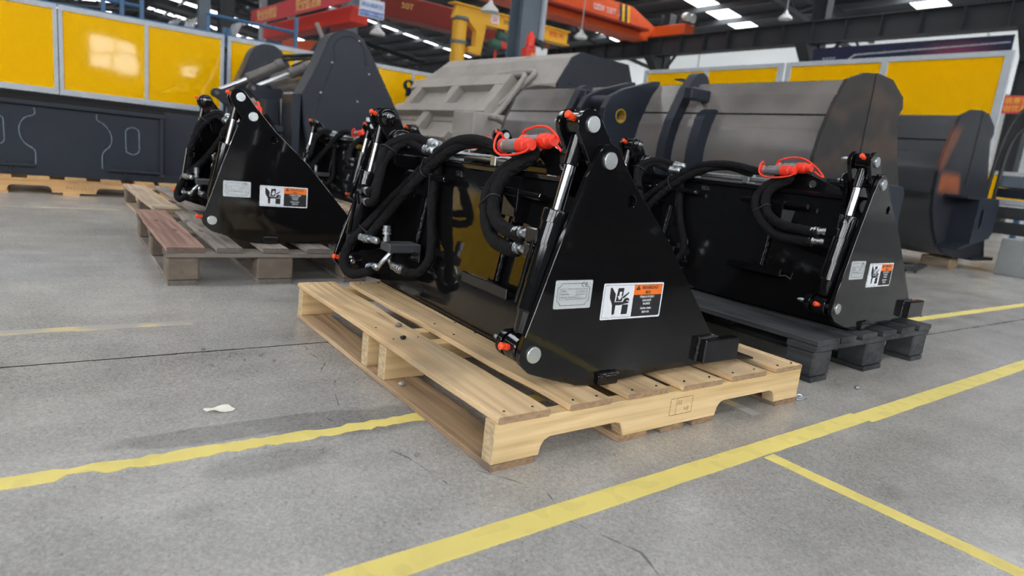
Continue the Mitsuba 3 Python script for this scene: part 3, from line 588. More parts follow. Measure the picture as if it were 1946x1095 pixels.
# attachment hooks on the back plate
def lean(y0, y1, z0, z1, out, th): return xz([(xp(z0) - out, z0), (xp(z1) - out, z1), (xp(z1) - out + th, z1), (xp(z0) - out + th, z0)], y0, y1)
for s, yb in ((0, .40), (1, .90)):
    K.add('hook_bar', lean(yb - .010, yb + .010, .155, .41, .026, .030), 'm_black_part')
    K.add('hook_bar_weld', tube([(xp(z) - .016, yb - .012, z) for z in (.16, .20, .25, .30, .35, .405)], .0055, 8, 6, 1.2, 5 + s), 'm_weld')
    x0, x1 = xp(.145) - .045, xp(.145)
    K.add('lower_hook', cat(cbox(x0, x1 + .002, yb - .115, yb + .115, .136, .144, .002), cbox(x0 - .004, x0 + .005, yb - .115, yb + .115, .136, .166, .002)), 'm_black_part')
    x1 = xp(.39)
    K.add('upper_hook', cat(cyl((x1 - .035, yb - .145, .405), (x1 - .035, yb + .135, .405), .011, 14, .002), cbox(x1 - .036, x1 + .008, yb - .055, yb + .055, .338, .415, .003)), 'm_black_part')
    for q in (-.05, .05): K.add('hook_gusset', cbox(x1 - .048, x1 + .004, yb + q - .005, yb + q + .005, .328, .418, .002), 'm_black_part')
K.add('guard_bolt', lathe((.159, .02, .427), (.159, .036, .427), [(0, .004), (.002, .0115), (.012, .0115), (.016, .006)], 6), 'm_zinc', label='bright bolt seen through the side hole')
K.add('valve_block', cbox(-.035, .075, .83, .905, .158, .186, .003), 'm_dark_shell', label='bare grey valve block')
K.add('hose_fitting', fitting((-.078, .968, .186), (-.045, .895, .186)), 'm_zinc', 30, 'silver crimped hose fitting')
K.add('hose_fitting', fitting((-.03, .872, .24), (-.03, .868, .186)), 'm_zinc', 30, 'silver crimped hose fitting')
for a, b, c_, d in (((-.07, .895, .100), (-.055, .862, .108), (-.045, .850, .130), (-.02, .848, .158)), ((-.004, .795, .111), (-.016, .845, .116), (-.016, .868, .130), (-.014, .872, .158))):
    K.add('hose_fitting', cat(fitting(np.array(a) + (np.array(a) - np.array(b)) * .2, b, .0135), tube([b, c_, d], .0075, 10)), 'm_zinc', 30, 'silver elbow hose fitting')
HOSES = [
    [(0.120, 0.488, 0.516), (0.118, 0.623, 0.532), (0.120, 0.750, 0.521), (0.120, 0.863, 0.475), (0.090, 0.979, 0.381), (0.035, 1.034, 0.292), (-0.040, 1.044, 0.203), (-0.080, 1.062, 0.145), (-0.105, 1.034, 0.087), (-0.100, 0.970, 0.064), (-0.075, 0.871, 0.093)],
    [(0.140, 0.530, 0.506), (0.135, 0.649, 0.524), (0.120, 0.737, 0.504), (0.110, 0.824, 0.463), (0.088, 0.899, 0.402), (0.040, 0.962, 0.308), (-0.010, 0.965, 0.242), (-0.050, 0.958, 0.195), (-0.075, 0.952, 0.182)],
    [(0.110, 0.901, 0.510), (0.090, 0.964, 0.524), (0.060, 1.000, 0.515), (0.015, 1.018, 0.484), (-0.018, 0.990, 0.431), (-0.031, 0.965, 0.383), (-0.050, 0.945, 0.350), (-0.044, 1.000, 0.333)],
    [(0.100, 0.911, 0.488), (0.080, 0.981, 0.506), (0.050, 1.005, 0.490), (0.002, 0.998, 0.442), (-0.032, 0.952, 0.388), (-0.056, 0.920, 0.330), (-0.052, 0.945, 0.305), (-0.044, 1.000, 0.297)],
    [(0.138, 0.868, 0.449), (0.114, 0.845, 0.392), (0.099, 0.827, 0.333), (0.086, 0.798, 0.269), (0.075, 0.763, 0.206), (0.060, 0.742, 0.155), (0.040, 0.752, 0.116), (0.015, 0.775, 0.105), (-0.004, 0.795, 0.111)],
    [(-0.042, 0.125, 0.327), (-0.030, 0.185, 0.327), (0.000, 0.281, 0.332), (0.030, 0.357, 0.356), (0.060, 0.402, 0.400), (0.090, 0.415, 0.443), (0.120, 0.398, 0.474), (0.140, 0.370, 0.498), (0.160, 0.389, 0.517)],
    [(-0.042, 0.137, 0.292), (-0.030, 0.195, 0.288), (0.000, 0.297, 0.290), (0.020, 0.365, 0.321), (0.050, 0.427, 0.369), (0.080, 0.454, 0.415), (0.110, 0.443, 0.460), (0.140, 0.417, 0.491), (0.160, 0.425, 0.514)]]
for i, h in enumerate(HOSES): K.add('hose', tube(h, (.0155, .0155, .0140, .0140, .0150, .0170, .0175)[i], 12, 8, .10, i), 'm_hose', True, 'black fabric-sleeved hydraulic hose')
for A, B, t in ((0, 1, .34), (0, 1, .60), (5, 6, .45), (2, 3, .45)):        # ties that hold each pair of hoses together
    pa, pb = spline(HOSES[A], 8), spline(HOSES[B], 8); ia = int(t * len(pa)); ca = pa[ia]; cb_ = pb[np.argmin(np.linalg.norm(pb - ca, axis=1))]
    tg = pa[ia + 1] - pa[ia - 1]; tg /= np.linalg.norm(tg); w_ = cb_ - ca; w_ -= tg * (w_ @ tg); L_ = max(np.linalg.norm(w_), 1e-4); w_ /= L_; v_ = np.cross(tg, w_)
    loop = sg.LineString([(0, 0), (L_, 0)]).buffer(.0185 if A != 2 else .017, 6)
    K.add('cable_tie', tube([ca + w_ * q[0] + v_ * q[1] for q in loop.exterior.coords], .0026, 6, 0), 'm_ink', True)
# quick couplers with red dust caps
for i, (x, z, y0, dz) in enumerate(((.115, .522, .478, .010), (.155, .538, .438, .010))):
    a = np.array([x, y0, z]); b = np.array([x - .004, y0 - .16, z + dz]); L = np.linalg.norm(b - a); u_ = (b - a) / L
    K.add('coupler', lathe(a, b, [(0, .010), (.008, .014), (.010, .0165), (.016, .0165), (.018, .013), (.030, .013), (.032, .0175), (.060, .0175), (.062, .0190), (.070, .0190), (.072, .0178), (.095, .0178)], 20), 'm_coupler', 35, 'grey metal quick coupler')
    cc = K.add('dust_cap', lathe(a + u_ * .088, a + u_ * .16, [(0, .0192), (.002, .0205), (.030, .0205), (.032, .0195), (.036, .0165), (.052, .0165), (.056, .0140)], 24), 'm_cap', 35, 'red plastic dust cap')
    K.add('strap_ring', lathe(a + u_ * .004, a + u_ * .014, [(0, .0150), (.001, .0205), (.009, .0205), (.010, .0150)], 22), 'm_cap', 35)
    e = a + u_ * .148
    if i == 0: pts = [e + (-.010, 0, -.008), e + (-.016, .012, -.020), e + (-.024, .05, -.030), e + (-.028, .10, -.034), e + (-.030, .132, -.020), e + (-.026, .138, .006), e + (-.014, .136, .024), a + (-.004, -.010, .020)]
    else: pts = [e + (0, -.008, -.012), e + (-.004, -.04, -.028), e + (.004, -.043, -.026), e + (.004, -.01, .004), e + (.006, .04, .030), e + (.006, .09, .034), e + (-.004, .13, .022), a + (-.004, .0, .021)]
    K.add('cap_strap', tube(pts, .0034, 8, 8), 'm_cap', True, 'red plastic cap strap')

# ---- rating plate and warning sticker on the near side plate (drawn in x, z; facing -y)
def lab(m, x, z, lift): return place_uv(m, (x, -lift, z), (1, 0, 0), (0, 0, 1))
def rrect(x0, x1, z0, z1, r): return shapely.box(x0 + r, z0 + r, x1 - r, z1 - r).buffer(r, 6)
def frame(p, w): return p.difference(p.buffer(-w))
nx0, nx1, nz0, nz1 = -.028, .076, .188, .251
K.add('rating_plate', lab(ext(rrect(nx0, nx1, nz0, nz1, .004), .0008), 0, 0, .0008 - .0008), 'm_plate_alu', label='silver rating plate with a CE mark')
inner = shapely.box(nx0 + .007, nz0 + .007, nx1 - .007, nz1 - .007)
for cx in (nx0 + .007, nx1 - .007):
    for cz in (nz0 + .007, nz1 - .007): inner = inner.difference(sg.Point(cx, cz).buffer(.009, 6))
boxp = shapely.box(nx0 + .014, nz0 + .020, nx1 - .014, nz1 - .019)
K.add('rating_plate__border', lab(ext(frame(inner, .0009), .0002), 0, 0, .0008), 'm_ink'); K.add('rating_plate__border', lab(ext(frame(boxp, .0007), .0002), 0, 0, .0008), 'm_ink')
lines = [('MODEL', nx0 + .018, nz1 - .0255), ('MANUF.NO', nx0 + .018, nz1 - .0325), ('PRODUCTION DATE', nx0 + .018, nz1 - .0395)]
for t, x, z in lines: K.add('rating_plate__lettering', lab(letters(t, .0030, .0002), x, z, .0008), 'm_ink')
for t, z in (('C 20 0001', nz1 - .0255), ('20230907', nz1 - .0325), ('2023 9', nz1 - .0395)):
    K.add('rating_plate__stamped_number', lab(letters(t, .0036, .0002), nx0 + .058, z, .0008), 'm_coupler'); K.add('rating_plate__rule', lab(ext(shapely.box(nx0 + .056, z - .0012, nx1 - .017, z - .0008), .0002), 0, 0, .0008), 'm_ink')
ring = sg.Point(0, 0).buffer(.0052, 20).difference(sg.Point(0, 0).buffer(.0040, 20))
ce = affinity.translate(ring.difference(shapely.box(.0015, -.01, .01, .01)), .078 - .028, .2415 - .0005)
ee = affinity.translate(ring.difference(shapely.box(.0015, -.01, .01, .01)).union(shapely.box(-.0046, -.0006, .0006, .0006)), .0595, .241)
K.add('rating_plate__ce_mark', lab(ext(shapely.MultiPolygon([g for q in (ce, ee) for g in getattr(q, 'geoms', [q])]), .0002), 0, 0, .0008), 'm_ink')
for cx in (nx0 + .0055, nx1 - .0055):
    for cz in (nz0 + .0055, nz1 - .0055): K.add('rating_plate__rivet', lathe((cx, -.0008, cz), (cx, -.0022, cz), [(0, .0028), (.0008, .0024), (.0014, .0008)], 12), 'm_plate_alu', 40)
wx0, wx1, wz0, wz1 = .111, .304, .1565, .2415; wm = .207
K.add('warning_label', lab(ext(rrect(wx0, wx1, wz0, wz1, .004), .0006), 0, 0, 0), 'm_white', label='white, orange and black pinch point warning sticker')
K.add('warning_label__border', lab(ext(frame(rrect(wx0 + .0042, wx1 - .0042, wz0 + .0042, wz1 - .0042, .002), .0007), .0002), 0, 0, .0006), 'm_ink')
K.add('warning_label__orange_field', lab(ext(shapely.box(wm, wz1 - .029, wx1 - .0049, wz1 - .0049), .0003), 0, 0, .0006), 'm_orange', label='orange field')
K.add('warning_label__black_field', lab(ext(shapely.box(wm, wz0 + .0049, wx1 - .0049, wz1 - .029), .0003), 0, 0, .0006), 'm_ink', label='black field')
def ctext(t, h, cx, z, m, cjk=False, bold=False, lift=.0009):
    K.add('warning_label__lettering', place_uv(letters(t, h, .0002, cjk, bold), (cx, -lift, z), (1, 0, 0), (0, 0, 1), True), m)
ctext('WARNING', .0078, .2585, wz1 - .0155, 'm_ink', bold=True); ctext('警告!', .0072, .254, wz1 - .0270, 'm_ink', cjk=True)
mx = (wm + wx1 - .005) / 2
ctext('PINCH POINT', .0052, mx, wz1 - .0365, 'm_white', bold=True); ctext('HAZARD', .0052, mx, wz1 - .0450, 'm_white', bold=True)
ctext('夹点危险', .0055, mx, wz1 - .0535, 'm_white', cjk=True); ctext('Keep clear', .0052, mx, wz1 - .0640, 'm_white', bold=True); ctext('保持干净', .0055, mx, wz1 - .0735, 'm_white', cjk=True)
tri = sg.Polygon([(.2135, wz1 - .0165), (.2265, wz1 - .0165), (.220, wz1 - .0065)]).buffer(.0006)
tri = tri.difference(shapely.box(.2194, wz1 - .0135, .2206, wz1 - .0095)).difference(sg.Point(.220, wz1 - .0150).buffer(.0008))
K.add('warning_label__warning_sign', lab(ext(tri, .0002), 0, 0, .0009), 'm_ink')
def wp(pts): return [(wx0 + x / 910 * .193, wz1 - (y / 555) * .085) for x, y in pts]
hand = sg.Polygon(wp([(100, 65), (120, 65), (185, 165), (180, 285), (300, 290), (315, 250), (335, 230), (365, 225), (385, 240), (400, 262), (390, 275), (362, 262), (352, 285), (390, 282), (392, 310), (330, 318), (280, 335), (200, 338), (195, 460), (185, 480), (160, 478), (150, 330), (100, 215)]))
ram = sg.Polygon(wp([(215, 75), (300, 75), (285, 275), (195, 275)]))
arrow = sg.Polygon(wp([(240, 130), (275, 130), (270, 195), (290, 195), (245, 262), (210, 195), (235, 195)]))
fing = sg.Polygon(wp([(292, 215), (310, 195), (370, 140), (385, 152), (330, 212), (300, 240)]))
low_b = sg.Polygon(wp([(300, 330), (390, 330), (385, 480), (295, 480)]))
picto = hand.union(ram.buffer(.0002).difference(arrow)).union(fing).union(low_b)
K.add('warning_label__pictogram', lab(ext(picto.buffer(0), .0002), 0, 0, .0006), 'm_ink')
K.add('warning_label__pictogram', lab(ext(arrow, .0003), 0, 0, .0006), 'm_white')
BG = None
for (x, y, z, a, t) in ((.200, .075, .1170, -1.2, 'black four-in-one loader bucket with hoses on the light new wooden pallet in front'),
                        (-.083, 1.835, .1480, -4.0, 'black loader bucket on the weathered grey pallet, left of the front bucket'),
                        (1.504, .119, .1445, 2.5, 'black loader bucket on the black-painted pallet on the right'),
                        (1.166, 3.431, .1370, 1.7, 'black loader bucket farther back, before the tall dark loader arm'),
                        (1.235, 1.88, .1370, 0.0, 'black loader bucket almost hidden behind the front bucket, only its top fittings showing'),
                        (1.30, -2.42, .1470, -2.0, 'black loader bucket outside the frame to the right of the camera, the nearer of two'),  # unseen pair of copies, added to darken what the front side plate mirrors
                        (2.28, -2.50, .1470, 1.0, 'black loader bucket outside the frame to the right of the camera, the farther of two')):
    k = thing('loader_bucket', t, 'bucket'); K.place(k, pose(x, y, z, a))

# ================================================================ pallets
def wav(seed, amp, base=0.0):
    r = np.random.default_rng(seed); q = r.random(6) * 6.28
    return lambda t: base + amp * (math.sin(4 * t + q[0]) * .6 + math.sin(11 * t + q[1]) * .35 + math.sin(27 * t + q[2]) * .18)
p = thing('wooden_pallet', 'light new wooden stringer pallet with live-edged boards under the front bucket', 'pallet')
DZ0, DZ1, S0, S1 = .1020, .1165, .0145, .1015
notch = [(0, S0), (.118, S0), (.122, .034), (.130, .046), (.145, .052), (.335, .052), (.350, .047), (.356, .036), (.364, S0), (.698, S0), (.703, .036), (.712, .047), (.725, .052), (.935, .052), (.948, .047), (.956, .036), (.962, S0), (1.078, S0), (1.078, S1), (0, S1)]
for y0, y1 in ((.0, .038), (1.165, 1.203)): obj('stringer', xz(notch, y0, y1, .002), 'm_pine_x', p)
for y0, y1 in ((.505, .545), (.617, .655)): obj('stringer', xz(notch, y0, y1, .002), 'm_pine_x', p)
decks = [(0, .131, wav(3, .0025), wav(1, .007)), (.181, .310, wav(2, .008), wav(5, .002)), (.362, .504, None, None), (.545, .703, None, None), (.742, .896, None, None), (.948, 1.077, None, None)]
for i, (x0, x1, l, r_) in enumerate(decks): obj('deck_board', plank(x0, x1, -.006 + .003 * (i % 3), 1.213 - .004 * (i % 2), DZ0, DZ1 + (.001 if i < 2 else 0) - .001 * (i % 2), 'y', .003, .001, i, l, r_, 60), 'm_pine_y', p)
for i, (x0, x1, y1) in enumerate(((-.004, .100, 1.203), (.352, .446, 1.203), (.492, .576, 1.203), (.611, .696, 1.203), (.972, 1.076, 1.203))): obj('bottom_board', plank(x0, x1, 0, y1, 0, .014, 'y', .003, .001, 20 + i, None, wav(30 + i, .008) if i == 0 else None, 50), 'm_pine_low', p)
st = thing_key = 'stamp'
stamp = [place_uv(ext(frame(shapely.box(0, 0, .082, .044), .0012).union(shapely.box(.022, 0, .0232, .044)), .0002), (.515, 0, .040), (1, 0, 0), (0, 0, 1))]
obj('stamp', stamp[0], 'm_stamp', p, label='faint brown ink stamp')
obj('stamp_lettering', place_uv(letters('01', .010, .0002), (.541, 0, .066), (1, 0, 0), (0, 0, 1)), 'm_stamp', p); obj('stamp_lettering', place_uv(letters('HT', .010, .0002), (.568, 0, .047), (1, 0, 0), (0, 0, 1)), 'm_stamp', p)
nl = [(x, y) for x0, x1, _, _ in decks for x in (x0 + .03, x1 - .03) for y in (.018, .525, .636, 1.184)]
for x, y in nl: obj('nail', cyl((x, y, DZ1 - .004), (x, y, DZ1 + .0016), .003, 8), 'm_ink', p)

def block_pallet(label, x, y, a, W, D, H, mats, nb=5, bw=.1, bt=.02):
    """three rows of blocks, stringer boards along x, deck boards along y"""
    k = thing('wooden_pallet', label, 'pallet'); M = pose(x, y, 0, a); top, strg, blk, low_ = mats
    def put(name, m, mt):
        q = obj(name, m, mt, k); scene[q]['to_world'] = M
    bz1 = H - 2 * bt
    ys = (.0, D / 2 - .05, D - .1); xs = ((0, .12), (W / 2 - .075, W / 2 + .075), (W - .12, W))
    for j, y0 in enumerate(ys):
        for x0, x1 in xs: put('block', cbox(x0 + .004, x1 - .004, y0, y0 + .1, .018, bz1, .006), blk)
        put('stringer_board', plank(0, W, y0 - .002, y0 + .1, bz1, bz1 + bt, 'x', .003, .001, 40 + j), strg)
    for j, (x0, x1) in enumerate(xs): put('bottom_board', plank(x0 + .01, x1 - .01, 0, D, 0, .018, 'y', .003, .001, 50 + j), low_)
    gap = (W - nb * bw) / (nb - 1)
    for i in range(nb):
        w = bw + (.035 if i == 0 else 0); x0 = i * (bw + gap)
        put('deck_board', plank(x0, x0 + w, -.004, D, bz1 + bt, H, 'y', .003, .002, 60 + i, nst=20), top[i % len(top)])
    return k, M
block_pallet('weathered grey block pallet with a cracked reddish front board, under the left bucket', -.330, 1.725, -1.3, .80, 1.13, .1475, (('m_red_wood', 'm_grey_y', 'm_grey_y', 'm_grey_y', 'm_grey_y'), 'm_grey_x', 'm_block', 'm_grey_y'))
block_pallet('black-painted block pallet under the right bucket', 1.295, .085, .6, .85, 1.2, .144, (('m_black_wood',), 'm_black_wood', 'm_black_wood', 'm_black_wood'), 6, .105)
block_pallet('brown weathered pallet behind the grey one at the left', -.205, 3.0, .8, .85, 1.36, .1365, (('m_brown_y', 'm_grey_y'), 'm_brown_y', 'm_block', 'm_brown_y'))
block_pallet('wooden pallet under the bucket farther back, before the tall loader arm', 1.02, 3.33, 1.7, .95, 1.25, .1365, (('m_brown_y',), 'm_brown_y', 'm_block', 'm_brown_y'))
block_pallet('wooden pallet under the almost hidden bucket behind the front one', 1.10, 1.80, 0, .95, 1.25, .1365, (('m_brown_y',), 'm_brown_y', 'm_block', 'm_brown_y'))
block_pallet('black-painted block pallet added under the unseen bucket right of the camera, the nearer of two', 1.13, -2.46, -1, .85, 1.2, .1435, (('m_black_wood',), 'm_black_wood', 'm_black_wood', 'm_black_wood'), 6, .105)  # this pallet and the next are added beneath the two unseen buckets
block_pallet('black-painted block pallet added under the unseen bucket right of the camera, the farther of two', 2.12, -2.54, 1, .85, 1.2, .1435, (('m_black_wood',), 'm_black_wood', 'm_black_wood', 'm_black_wood'), 6, .105)
def stringer_pallet(label, x, y, W, D, texts=()):
    k = thing('wooden_pallet', label, 'pallet')
    n = [(0, .016), (.10, .016), (.11, .05), (.13, .06), (.33, .06), (.35, .05), (.36, .016), (.62, .016), (.63, .05), (.65, .06), (.86, .06), (.87, .05), (.88, .016), (W, .016), (W, .105), (0, .105)]
    for q in (0, D / 2, D - .04):
        m = xz(n, q, q + .04); m.apply_translation((x, y, 0)); obj('stringer', m, 'm_orange_wood', k)
    for i in range(5):
        x0 = i * (W - .13) / 4; obj('deck_board', plank(x + x0, x + x0 + .13, y - .005, y + D, .105, .122, 'y', .003, .001, 80 + i), 'm_orange_wood', k)
    for x0 in (.01, .42, W - .12): obj('bottom_board', plank(x + x0, x + x0 + .10, y, y + D, 0, .016, 'y', .003, .001, 85), 'm_orange_wood', k)
    for t, h, tx, tz in texts: obj('lettering', place_uv(letters(t, h, .0004), (x + tx, y - .0, tz), (1, 0, 0), (0, 0, 1)), 'm_stamp', k)
stringer_pallet('orange-brown stringer pallet marked with a number, under the left part of the dark blade', -.985, 4.72, 1.0, .8, (('42x46', .014, .46, .082), ('P4571532', .024, .44, .040)))
stringer_pallet('orange-brown stringer pallet under the right end of the dark blade', .05, 4.74, 1.0, .8)

# ================================================================ big attachments behind
# long dark blade on the left pallets
b = thing('blade_attachment', 'long dark blue-grey blade back with welded cut-out outlines, lying on orange-brown pallets at left', 'blade')
BY = 4.80
obj('back_panel', cbox(-1.42, .06, BY, BY + .02, .17, .62), 'm_blue_steel', b)
obj('top_flange', cbox(-1.42, .10, BY - .035, BY + .03, .605, .635, .004), 'm_blue_steel', b); obj('end_flange', cbox(.06, .085, BY - .03, BY + .03, .18, .61, .003), 'm_blue_steel', b)
for x0, x1 in ((-1.42, -.72), (-.28, .085)): obj('lower_flange', cbox(x0, x1, BY - .035, BY, .185, .20, .002), 'm_blue_steel', b)
for x0, x1 in ((-.99, -.88), (-.80, -.755), (-.245, -.21), (-.14, -.03)): obj('pocket', cbox(x0, x1, BY - .012, BY, .20, .225), 'm_blue_steel', b)
obj('moldboard', xz([(-1.42, .122), (1.0, .122), (1.0, .17), (-1.42, .17)], BY + .0, BY + .30), 'm_blue_steel', b)
obj('end_panel', cbox(.10, 1.0, BY + .05, BY + .07, .17, .66), 'm_blue_steel', b)
for x in (-.86, -.17): obj('joint_plate', cbox(x - .012, x + .012, BY - .006, BY, .125, .185, .002), 'm_blue_steel', b)
def outline(pts, closed=False): return tube([(x, BY - .001, z) for x, z in pts], .0045, 6, 6, .8, 3)
obj('weld_outline', outline([(-.715, .59), (-.715, .545), (-.77, .515), (-.80, .46), (-.80, .40), (-.775, .345), (-.73, .31), (-.715, .285), (-.715, .20)]), 'm_column', b, True, 'lighter weld outline'); obj('weld_outline', outline([(-.345, .59), (-.345, .55), (-.30, .52), (-.265, .47), (-.255, .42), (-.265, .37), (-.30, .33), (-.315, .295), (-.315, .20)]), 'm_column', b, True)
for cx in (-.12, -.93): obj('slot_outline', outline([(cx + .045 * math.cos(t), .42 + (.055 if math.sin(t) > 0 else -.055) + .045 * math.sin(t)) for t in np.linspace(0, 2 * math.pi, 17)]), 'm_column', b, True)
single('rubber_edge', cbox(-1.45, 1.35, 6.2, 6.6, 0, .72, .05), 'm_skirt', 'long black rubber-edged beam lying between the dark blade and the left yellow screens', 'beam')

# tall dark loader arms (a grapple loader frame) in front of the left screens
g = thing('loader_machine', 'tall dark grey loader frame with two rounded side covers and hydraulic cylinders', 'machine')
cov = [(1.66, 1.04), (1.76, 1.24), (1.84, 1.42)] + [(2.16 + .255 * math.cos(t), 1.545 + .25 * math.sin(t)) for t in np.linspace(math.radians(160), math.radians(25), 12)] + [(2.46, 1.56), (2.64, 1.27), (2.88, .89), (3.2, .2), (1.80, .2), (1.70, .7)]
for y, dx in ((6.46, 0), (9.0, -.17)): obj('side_cover', xz([(x + dx, z) for x, z in cov], y, y + .34, .014), 'm_blue_steel', g)
inr = [(x + .02, z) for x, z in ((1.78, .75), (1.84, 1.0), (1.93, 1.3), (1.99, 1.5))] + [(2.17 + .19 * math.cos(t), 1.53 + .20 * math.sin(t)) for t in np.linspace(math.radians(165), math.radians(10), 10)] + [(2.37, 1.45)]
obj('cover_crease', tube([(x, 6.459, z) for x, z in inr], .006, 6, 4), 'm_blue_steel', g, True)
for x, z in ((2.28, 1.70), (1.98, 1.42), (2.42, 1.36), (1.87, 1.08), (2.30, 1.04), (2.2, .55)): obj('bolt_head', lathe((x, 6.455, z), (x, 6.445, z), [(0, .013), (.006, .012), (.01, .006)], 12), 'm_zinc', g, 40)
obj('sticker', cbox(2.42, 2.50, 6.448, 6.454, .80, .88), 'm_white', g, label='small white sticker')
obj('frame_post', cbox(1.56, 1.66, 6.46, 6.85, .2, 1.03, .01), 'm_blue_steel', g); obj('frame_post', cbox(1.40, 1.56, 6.9, 7.2, .2, .95, .01), 'm_blue_steel', g)
obj('cross_tube', cat(cyl((2.16, 6.7, 1.30), (2.16, 9.1, 1.30), .16, 24)), 'm_grey_steel', g, 40)
obj('cross_body', xz([(1.75, .3), (2.9, .3), (2.6, .95), (2.35, 1.12), (1.95, 1.12), (1.72, 1.0)], 6.8, 9.0), 'm_dusty', g)
for y, (a0, a1, a2, a3) in ((7.55, ((1.40, 1.08), (1.84, 1.31), (2.10, 1.45), (2.3, 1.55))), (8.0, ((1.10, 1.01), (1.46, 1.21), (1.92, 1.48), (2.0, 1.53)))):
    P3 = lambda q: (q[0], y, q[1])
    obj('cylinder_barrel', lathe(P3(a1), P3(a2), [(0, .05), (.01, .065), (.40 if y > 7.8 else .2, .065), (.41 if y > 7.8 else .21, .075), (.5 if y > 7.8 else .28, .075)], 20), 'm_grey_steel', g, 40)
    obj('piston_rod', cyl(P3(a0), P3(a1), .028, 14), 'm_chrome', g, 40, 'bright piston rod'); obj('hydraulic_line', tube([(a1[0] + .03, y, a1[1] + .10), (a2[0], y, a2[1] + .09)], .014, 8, 0), 'm_cable', g)
for y in (7.50, 7.95):
    dx = 0 if y < 7.8 else -.31; dz = 0 if y < 7.8 else -.09
    poly = hullc([(1.40 + dx, 1.08 + dz, .055), (1.62 + dx, 1.05 + dz, .05)]).union(sg.Polygon([(1.36 + dx, 1.05 + dz), (1.72 + dx, 1.12 + dz), (1.85 + dx, .95 + dz), (1.86 + dx, .50), (1.70 + dx, .45), (1.66 + dx, .62), (1.58 + dx, .82)]))
    obj('jaw_arm', xz(poly.buffer(.01).buffer(-.01), y - .05, y + .05), 'm_blue_steel', g); obj('pin', cyl((1.40 + dx, y - .07, 1.08 + dz), (1.40 + dx, y + .07, 1.08 + dz), .025, 14), 'm_grey_steel', g, 40)
for i, pts in enumerate(([(1.95, 8.2, 1.58), (2.2, 7.9, 1.62), (2.35, 7.4, 1.62), (2.4, 6.9, 1.60)], [(1.9, 8.25, 1.52), (2.15, 7.95, 1.57), (2.3, 7.5, 1.57), (2.4, 6.9, 1.55)], [(2.0, 7.9, 1.42), (2.15, 7.6, 1.5), (2.3, 7.2, 1.52), (2.4, 6.9, 1.5)])): obj('hose', tube(pts, .022, 8, 6), 'm_cable', g, True)

# round-backed loader buckets; profile in (x, z) of the reference end plate
PLATE = [(5.85, 1.39), (6.05, 1.46), (6.22, 1.48), (6.41, 1.47), (6.60, 1.38), (6.63, 1.31), (6.58, 1.24), (6.62, 1.16), (6.72, .95), (6.85, .72), (6.98, .42), (7.12, .16), (7.12, .10), (6.80, .10), (6.35, .13), (6.12, .18), (5.96, .25), (5.82, .38), (5.71, .54), (5.65, .72), (5.64, .89), (5.68, 1.06), (5.75, 1.23)]
def shell_mesh(y0, y1, dx, dz):
    cv = [(6.75, .12), (6.35, .15), (6.12, .20), (5.98, .27), (5.845, .395), (5.735, .55), (5.675, .73), (5.665, .89), (5.70, 1.06), (5.80, 1.285), (5.865, 1.37), (5.93, 1.385), (6.40, 1.41)]
    P = []
    for i in range(len(cv) - 1):
        P.append(cv[i])
    P.append(cv[-1])
    sp = np.array(cv); smooth = [tuple(sp[0])] + [tuple(q) for q in spline([(a, 0, c) for a, c in cv[1:9]], 6)[:, [0, 2]]] + [tuple(q) for q in sp[9:]]
    line = sg.LineString([(a + dx, c + dz) for a, c in smooth]).buffer(.014, cap_style=2, join_style=2)
    return xz(line, y0, y1), smooth
def side_lug(c, x0, x1, z0, z1, yf, yb):
    cx = x0 + (x1 - x0) * .27; cz = z0 + (z1 - z0) * .55
    pl_ = sg.Polygon([(x0, z0 - .02), (x1 - .06, z0 + .05), (x1, z0 + .11), (x1, z1 - .04), (x1 - .04, z1), (x0, z1)])
    obj('side_lug', xz(pl_.difference(hullc([(cx + .01, cz - .06, .034), (cx, cz + .05, .034)])), yf, yf + .025, .003), 'm_blue_steel', c)
    obj('lug_wall', cbox(x0, x0 + .025, yf, yb, z0, z1), 'm_blue_steel', c); obj('lug_wall', cbox(x0 - .25, x1 - .02, yf + .004, yb, z1 - .025, z1 - .004), 'm_blue_steel', c)
    obj('lug_wall', xz([(x0 - .2, z0 - .06), (x0, z0 - .02), (x1 - .06, z0 + .05), (x1 - .06, z0 + .07), (x0, z0), (x0 - .2, z0 - .04)], yf + .004, yb), 'm_blue_steel', c)
c = thing('excavator_bucket', 'long grey round-backed bucket with ribs and hook plates, behind the right small bucket', 'bucket')
DX, DZ = -2.42, -.075; CY0, CY1 = 1.34, 4.86
sh, prof = shell_mesh(CY0 + .02, CY1 - .02, DX, DZ)
obj('shell', sh, 'm_grey_steel', c, 28)
pl = sg.Polygon([(x + DX, z + DZ) for x, z in PLATE])
for y in (CY0, CY1 - .03): obj('end_plate', xz(pl, y, y + .03, .002), 'm_rusty', c)
obj('end_seam', tube([(6.18 + DX, CY0 - .001, z + DZ) for z in np.linspace(.3, 1.475, 9)], .009, 6, 0), 'm_ink', c, label='dark vertical weld seam')
obj('back_seam', tube([(5.738 + DX - .012, y, 1.155 + DZ) for y in np.linspace(CY0 + .03, CY1 - .03, 24)], .007, 6, 0), 'm_ink', c, label='dark weld seam along the back')
obj('eye', xz(sg.Point(6.60 + DX + .02, 1.30 + DZ).buffer(.09).union(sg.Polygon([(6.45 + DX, 1.40 + DZ), (6.62 + DX, 1.40 + DZ), (6.62 + DX, 1.2 + DZ), (6.5 + DX, 1.2 + DZ)])).difference(sg.Point(6.63 + DX, 1.30 + DZ).buffer(.045)), CY0 + .08, CY0 + .14), 'm_blue_steel', c)
def rib(y0, y1, out, top, bot, round_top=True):
    pr = [(x + DX, z + DZ) for x, z in prof if bot <= z + DZ <= top]
    base = sg.LineString(pr).buffer(out, cap_style=1 if round_top else 2)
    return xz(base, y0, y1)
